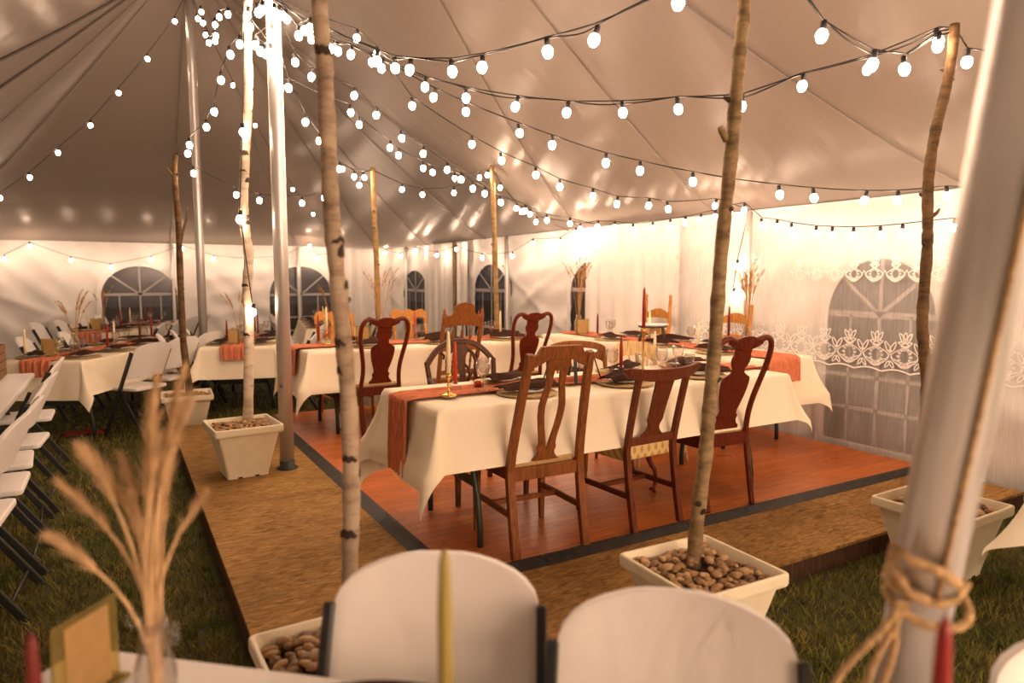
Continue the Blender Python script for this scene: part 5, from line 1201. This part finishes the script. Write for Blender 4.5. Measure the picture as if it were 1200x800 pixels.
# ------------------------------------------------------------------ planters, trunks, pebbles
def yaw(d): return radians(d)
planter('white planter of the tall white birch beside the silver pole', .735, 5.13, DZ, yaw(4), .46)
planter('white planter of the near birch at the corner of the walkway', .55, 1.985, 0, yaw(2), .47)
planter('white planter full of pebbles below the middle tree trunk', 1.965, 1.895, 0, yaw(-2), .47)
planter('white planter on the grass behind the leaning pole', 3.59, 1.84, 0, yaw(1), .47)
planter('white planter of the forked brown trunk at the far walkway end', .55, 7.35, 0, yaw(-3), .46)
planter('white planter of the left rear trunk behind the second table', 2.56, 7.50, 0, 0, .46)
planter('white planter of the right rear trunk behind the second table', 4.08, 7.50, 0, 0, .46)
pebbles_in(.55, 1.985, .37, yaw(2), 121, 4, 'rounded tan river pebble in the near birch planter', 'pebbles in the near birch planter', 1.25, keep=lambda x, y: x < .05 or y < -.02)
pebbles_in(1.965, 1.895, .37, yaw(-2), 169, 5, 'rounded brown river pebble in the middle tree planter', 'pebbles in the middle tree planter', 1.0)
pebbles_in(3.59, 1.84, .37, yaw(1), 100, 6, 'rounded brown river pebble in the planter behind the leaning pole', 'pebbles in the right planter', 1.15, keep=lambda x, y: True)
rest = MB()
for cx, cy, zt, sd in ((.735, 5.13, .47, 1), (.55, 7.35, .37, 2), (2.56, 7.5, .37, 3), (4.08, 7.5, .37, 8)):
    for x, y, z, a, b, c, s in pebble_spots(.45, 150, sd):
        q = MB().ball((0, 0, 0), (.021 * s, .016 * s, .011 * s), 7, 5); R = Matrix.Rotation(a, 3, 'Z') @ Matrix.Rotation(b, 3, 'X')
        rest.add([R @ Vector(p) + Vector((cx + x, cy + y, zt - .048 + z)) for p in q.v], q.f, True)
tag(rest.build('pebbles', M['stone']), 'pale brown pebbles covering the walkway and rear planters', 'pebbles', kind='stuff')
trunk('white birch trunk with dark scars standing nearest the viewer', [(.549, 1.889, .7), (.555, 1.885, .828), (.556, 1.885, 1.077), (.546, 1.891, 1.321), (.533, 1.898, 1.512), (.523, 1.904, 1.699), (.519, 1.906, 1.906), (.515, 1.909, 2.086), (.507, 1.913, 2.241), (.50, 1.91, 3.05)], .0255, .021, 'birch_near', 'birch_trunk', 12, 3, (.548, 1.90, .30))
trunk('tall white birch trunk in the planter beside the silver pole', [(.792, 5.27, .43), (.809, 5.265, .781), (.823, 5.26, 1.221), (.818, 5.26, 1.407), (.836, 5.25, 1.654), (.82, 5.26, 1.837), (.816, 5.26, 2.019), (.838, 5.25, 2.38), (.863, 5.24, 2.676), (.875, 5.234, 2.911), (.876, 5.234, 3.26), (.892, 5.224, 3.45)], .037, .030, 'birch', 'birch_trunk', 14, 5, (.792, 5.27, .38))
trunk('forked brown trunk in the planter at the far walkway end', [(.568, 7.32, .45), (.537, 7.32, .881), (.535, 7.32, 1.377), (.54, 7.315, 2.028), (.531, 7.317, 2.349), (.531, 7.317, 2.508), (.544, 7.309, 2.667)], .036, .021, 'brownbark', 'tree_trunk', 4, 7, (.57, 7.33, .28),
      branches=(([(.537, 7.31, 1.78), (.57, 7.31, 1.92), (.61, 7.31, 2.05), (.625, 7.31, 2.18)], [.018, .014, .011, .006]), ([(.53, 7.317, 2.42), (.50, 7.317, 2.48), (.46, 7.317, 2.53)], [.014, .012, .010])))
trunk('grey brown trunk in the middle planter before the front table', [(2.004, 1.975, .36), (2.015, 1.969, .545), (2.034, 1.958, .759), (2.046, 1.951, 1.004), (2.058, 1.944, 1.246), (2.07, 1.937, 1.584), (2.091, 1.925, 1.914), (2.104, 1.917, 2.173), (2.115, 1.911, 2.396), (2.122, 1.907, 2.553), (2.10, 1.91, 3.02)], .030, .024, 'greybark', 'tree_trunk', 7, 9, (2.0, 1.976, .28),
      branches=(([(2.078, 1.932, 2.03), (2.045, 1.93, 2.065), (2.038, 1.93, 2.075)], [.015, .013, .011]),))
trunk('dark brown crooked trunk in the planter behind the leaning pole', [(3.613, 1.90, .36), (3.589, 1.938, .731), (3.582, 1.942, .954), (3.556, 1.957, 1.174), (3.546, 1.963, 1.305), (3.55, 1.96, 1.607), (3.548, 1.962, 1.735), (3.539, 1.967, 1.988), (3.554, 1.958, 2.197), (3.588, 1.939, 2.403), (3.609, 1.927, 2.566), (3.615, 1.923, 2.735)], .029, .024, 'brownbark', 'tree_trunk', 5, 12, (3.612, 1.90, .28),
      branches=(([(3.56, 1.96, 1.80), (3.61, 1.955, 1.825), (3.63, 1.955, 1.845)], [.012, .009, .006]),))
trunk('pale rear trunk on the left behind the second table', [(2.563, 7.492, .36), (2.563, 7.492, 1.064), (2.557, 7.496, 1.74), (2.542, 7.505, 2.31), (2.54, 7.506, 2.72)], .034, .027, 'yellowbark', 'tree_trunk', 5, 14, (2.563, 7.49, .28))
trunk('pale rear trunk on the right behind the second table', [(4.096, 7.479, .36), (4.096, 7.479, 1.022), (4.079, 7.489, 1.763), (4.063, 7.498, 2.493), (4.054, 7.503, 2.87)], .036, .029, 'yellowbark', 'tree_trunk', 4, 16, (4.096, 7.48, .28))

# ------------------------------------------------------------------ things on the tables
T = TZ + .012; TR = TZ + .019
FR, SE, CR = 'on the front table', 'on the second-row table', 'on the crosswise table'
candles = {}
def candle(wax, h, holder, x, y, z, label, s=1.): put('candle_%s_%s_%s' % (wax, h, holder), mk_candle(wax, h, holder), (x, y, z), label, 0, 'taper candles on the tables', (s, s, s) if s != 1 else None)
candle('ivory', .225, 'brass', 1.475, 3.215, TR, 'ivory taper in a brass candlestick at left end of front table')
candle('orangewax', .235, 'glass', 1.60, 3.40, TR, 'rust red taper in a glass holder beside the ivory taper')
candle('redwax', .27, 'tall_brass', 2.95, 3.40, TR, 'burgundy taper in tall brass candlestick at middle of the front table')
candle('redwax', .205, 'glass', 2.80, 3.44, TR, 'red taper in low glass holder beside the tall brass candlestick')
candle('ivory', .22, 'glass', 3.245, 3.62, T, 'ivory taper at the far side of the front table')
candle('ivory', .235, 'brass', 1.66, 6.30, TR, 'ivory taper in brass candlestick at left end of second-row table')
candle('redwax', .24, 'glass', 1.60, 6.36, TR, 'red taper in glass holder at left end of second-row table')
candle('orangewax', .26, 'glass', 2.50, 6.22, TR, 'bright rust taper on second table left of the carved oak chair')
candle('orangewax', .20, 'glass', 2.58, 6.40, TR, 'shorter rust taper on the second table left of the carved oak chair')
candle('ivory', .24, 'glass', 3.45, 6.22, TR, 'ivory taper on second table behind the right vase-back chair')
candle('redwax', .24, 'glass', 3.30, 6.42, TR, 'slim red taper on the second table in front of arched window')
candle('darkred', .21, 'glass', 4.32, 5.70, TR, 'burgundy taper at far end of crosswise table')
candle('ivory', .27, 'glass', 4.42, 5.01, TR, 'ivory taper on crosswise table in front of ladder-back chair')
candle('darkred', .26, 'brass', 4.50, 4.10, TR, 'burgundy taper on crosswise table half behind the middle tree trunk')
candle('ivory', .22, 'glass', 4.33, 4.28, T, 'ivory taper on crosswise table left of the middle tree trunk')
put('votive', mk_votive, (1.745, 3.40, TR), 'amber votive on the runner by the goblet of front table', group='amber votives')
put('votive', mk_votive, (4.37, 5.60, TR), 'amber votive on the far end of the crosswise table', group='amber votives')
put('votive', mk_votive, (3.32, 3.36, TR), 'amber votive on the front table left of middle trunk', group='amber votives')
put('stand', mk_stand, (2.36, 3.36, TR), 'white platter on bent metal legs, middle of the front table', .3, 'platters on metal stands')
put('stand', mk_stand, (4.36, 4.90, TR), 'white platter on bent metal legs on the crosswise table', .8, 'platters on metal stands')
put('stand', mk_stand, (3.05, 6.25, TR), 'white platter on bent metal legs on second-row table', .2, 'platters on metal stands')
wheat_vase('wheat vase on the crosswise table right of middle tree trunk', (4.55, 3.95, TR), .66, 18, .06, .20, .05, 4, head=.2, big=1.1)
wheat_vase('tall wheat vase at the far end of the crosswise table', (4.45, 6.22, TR), .72, 14, .12, .2, .05, 6, head=.2, big=1.2)
put('board', mk_board, (4.40, 6.08, TR), 'kraft card holder at the far end of crosswise table', radians(-30), 'kraft card holders')
wheat_vase('wheat vase on the second-row table by its left end', (2.16, 6.25, TR), .62, 10, .12, .18, .045, 8, head=.18)
put('board', mk_board, (1.98, 6.22, TR), 'kraft card holder on the second-row table behind near birch', radians(-15), 'kraft card holders')
seats = [('front', FR, [(1.90, 3.13, 'near side'), (2.58, 3.13, 'near side'), (3.20, 3.14, 'near side'), (1.97, 3.545, 'far side'), (2.88, 3.545, 'far side'), (3.44, 3.545, 'far side')], 0),
         ('second', SE, [(1.95, 6.01, 'near side'), (2.68, 6.01, 'near side'), (3.40, 6.01, 'near side'), (1.98, 6.40, 'far side'), (2.77, 6.40, 'far side'), (3.55, 6.40, 'far side')], 0),
         ('cross', CR, [(4.30, 4.05, 'left side'), (4.30, 4.75, 'left side'), (4.30, 5.45, 'left side'), (4.68, 4.40, 'wall side'), (4.68, 4.95, 'wall side'), (4.68, 5.56, 'wall side')], 90)]
for nm, where, L, rot in seats:
    for i, (x, y, sd) in enumerate(L):
        o = '%s along the %s' % (ordinal(i % 3), sd)
        put('mat', mk_mat, (x, y, T), 'round woven placemat %s, %s' % (where, o), 0, 'woven placemats')
        put('plate', mk_plate, (x, y, T + .008), 'white plate under a brown napkin %s, %s' % (where, o), 0, 'white plates', (.78, .78, 1))
        k = i % 4; put('napkin%d' % k, mk_napkin(k), (x + .02, y + (.01 if sd != 'far side' else -.01), T + .024), 'dark brown folded napkin %s, %s' % (where, o), radians(rot) + random.uniform(-.5, .5), 'brown napkins', (1, .85, 1.25))
        far = 1 if sd in ('near side', 'left side') else -1
        gx, gy = (x - .19, y + .15 * far) if rot == 0 else (x + .13 * far, y + .19)
        put('goblet', mk_goblet, (gx, gy, T + .008), 'water goblet %s, %s' % (where, o), 0, 'stemmed water goblets')
for i, (x, y) in enumerate(((3.08, 3.58), (3.10, 3.30), (3.36, 3.40))): put('tumbler', mk_tumbler, (x, y, T + .006), 'clear tumbler near the tall brass candlestick, %s from left' % ordinal(i), 0, 'clear tumblers')

# table settings on the grass tables
for gi, (x, y, L, nm, rz) in enumerate(GT):
    z = .757; n = 3 if L < 2 else 4; zr = .764; nm = nm.replace('the ', '', 1)
    for sd, s in (('left side', -1), ('right side', 1)):
        for i in range(n):
            u = -L / 2 + L * (i + .5) / n; xx, yy = at(gi, u, s * .21); lab = 'of %s, %s on its %s' % (nm, ordinal(i), sd)
            put('mat', mk_mat, (xx, yy, z), 'woven placemat ' + lab, 0, 'woven placemats'); put('plate', mk_plate, (xx, yy, z + .008), 'white plate ' + lab, 0, 'white plates')
            k = (i + gi) % 4; put('napkin%d' % k, mk_napkin(k), (xx, yy, z + .024), 'brown napkin ' + lab, radians(rz) + random.uniform(-.5, .5), 'brown napkins')
            gx, gy = at(gi, u + .19, s * .10); put('goblet', mk_goblet, (gx, gy, z + .003), 'water goblet ' + lab, 0, 'stemmed water goblets')
    vx, vy = at(gi, -L * .34, .10 if gi == 0 else -.02); wheat_vase('wheat vase of ' + nm, (vx, vy, zr), .55, 9, .13, .2, .045, 20 + gi, head=.16)
    vx, vy = at(gi, -L * .38, -.08); put('board', mk_board, (vx, vy, zr), 'kraft card holder of ' + nm, radians(rz - 90), 'kraft card holders')
    for j, (w, q, dx) in enumerate((('ivory', -.44, -.20 if gi == 0 else -.12), ('redwax', -.2, .22 if gi == 0 else .06), ('ivory', .05, -.04), ('darkred', .2, .05), ('redwax', .38, -.03))):
        if gi == 1 and j == 0: w = 'darkred'
        vx, vy = at(gi, L * q, dx)
        candle(w, .24, 'glass', vx, vy, zr, '%s taper of %s, %s from its near end' % ({'ivory': 'ivory', 'redwax': 'red', 'darkred': 'burgundy'}[w], nm, ordinal(j)))

# nearest table
fz = .741
pampas_vase('blurred bunch of dried pampas in a glass jar nearest the viewer', (.025, 1.20, fz), [(-.150, .02, .43, .13, .012), (-.120, .05, .475, .14, .012), (-.088, -.02, .50, .14, .012), (-.055, .03, .47, .12, .010), (-.135, -.03, .36, .10, .012),
    (.005, .02, .555, .22, .013), (.032, -.01, .605, .25, .014), (.055, .03, .615, .24, .013), (.078, .0, .575, .22, .013), (.02, .05, .50, .2, .012), (.045, -.04, .52, .22, .012), (.085, .02, .415, .12, .008), (-.025, 0, .42, .12, .01)])
b = put('board', mk_board, (-.078, 1.40, fz), 'big kraft card holder left of the nearest pampas jar', atan2(.105, .091), 'kraft card holders', (1.0, 1.0, 1.0))
candle('darkred', .20, 'glass', -.135, 1.20, fz, 'blurred dark red taper at the lower left corner')
candle('olive', .255, 'brass', .39, .87, fz, 'olive taper in front of the left big white chair')
candle('redwax', .26, 'brass', .793, .395, fz, 'red taper in front of the leaning roped pole', 1.)
put('napkin1', mk_napkin(1), (.405, .98, fz + .03), 'brown napkin at the bottom edge on the nearest table', fa, 'brown napkins', (1, 1, 1.6))
put('mat', mk_mat, (.30, 1.02, fz), 'woven placemat at the bottom edge on the nearest table', 0, 'woven placemats')

# ------------------------------------------------------------------ camera, sky
cam = bpy.data.cameras.new('camera'); co = bpy.data.objects.new('camera', cam); C.objects.link(co)
co.location = (0, 0, 1.5); co.rotation_euler = (radians(90) - math.atan(75 / 800), 0, radians(-30))
cam.sensor_width = 36; cam.lens = 24; cam.clip_start = .05; cam.clip_end = 200
cam.dof.use_dof = True; cam.dof.focus_distance = 4.1; cam.dof.aperture_fstop = 1.8
scene.camera = co
w = bpy.data.worlds.new('night'); scene.world = w; w.use_nodes = True
bg = w.node_tree.nodes['Background']; bg.inputs['Color'].default_value = (.050, .040, .042, 1); bg.inputs['Strength'].default_value = .35
scene.view_settings.view_transform = 'Standard'; scene.view_settings.look = 'None'; scene.view_settings.gamma = 1
scene.view_settings.exposure = 1.55; scene.view_settings.use_curve_mapping = False
scene.cycles.use_denoising = True
scene.cycles.max_bounces = 8; scene.cycles.diffuse_bounces = 5; scene.cycles.glossy_bounces = 3; scene.cycles.transmission_bounces = 6; scene.cycles.transparent_max_bounces = 12
scene.cycles.sample_clamp_indirect = 4.; scene.cycles.caustics_reflective = False; scene.cycles.caustics_refractive = False
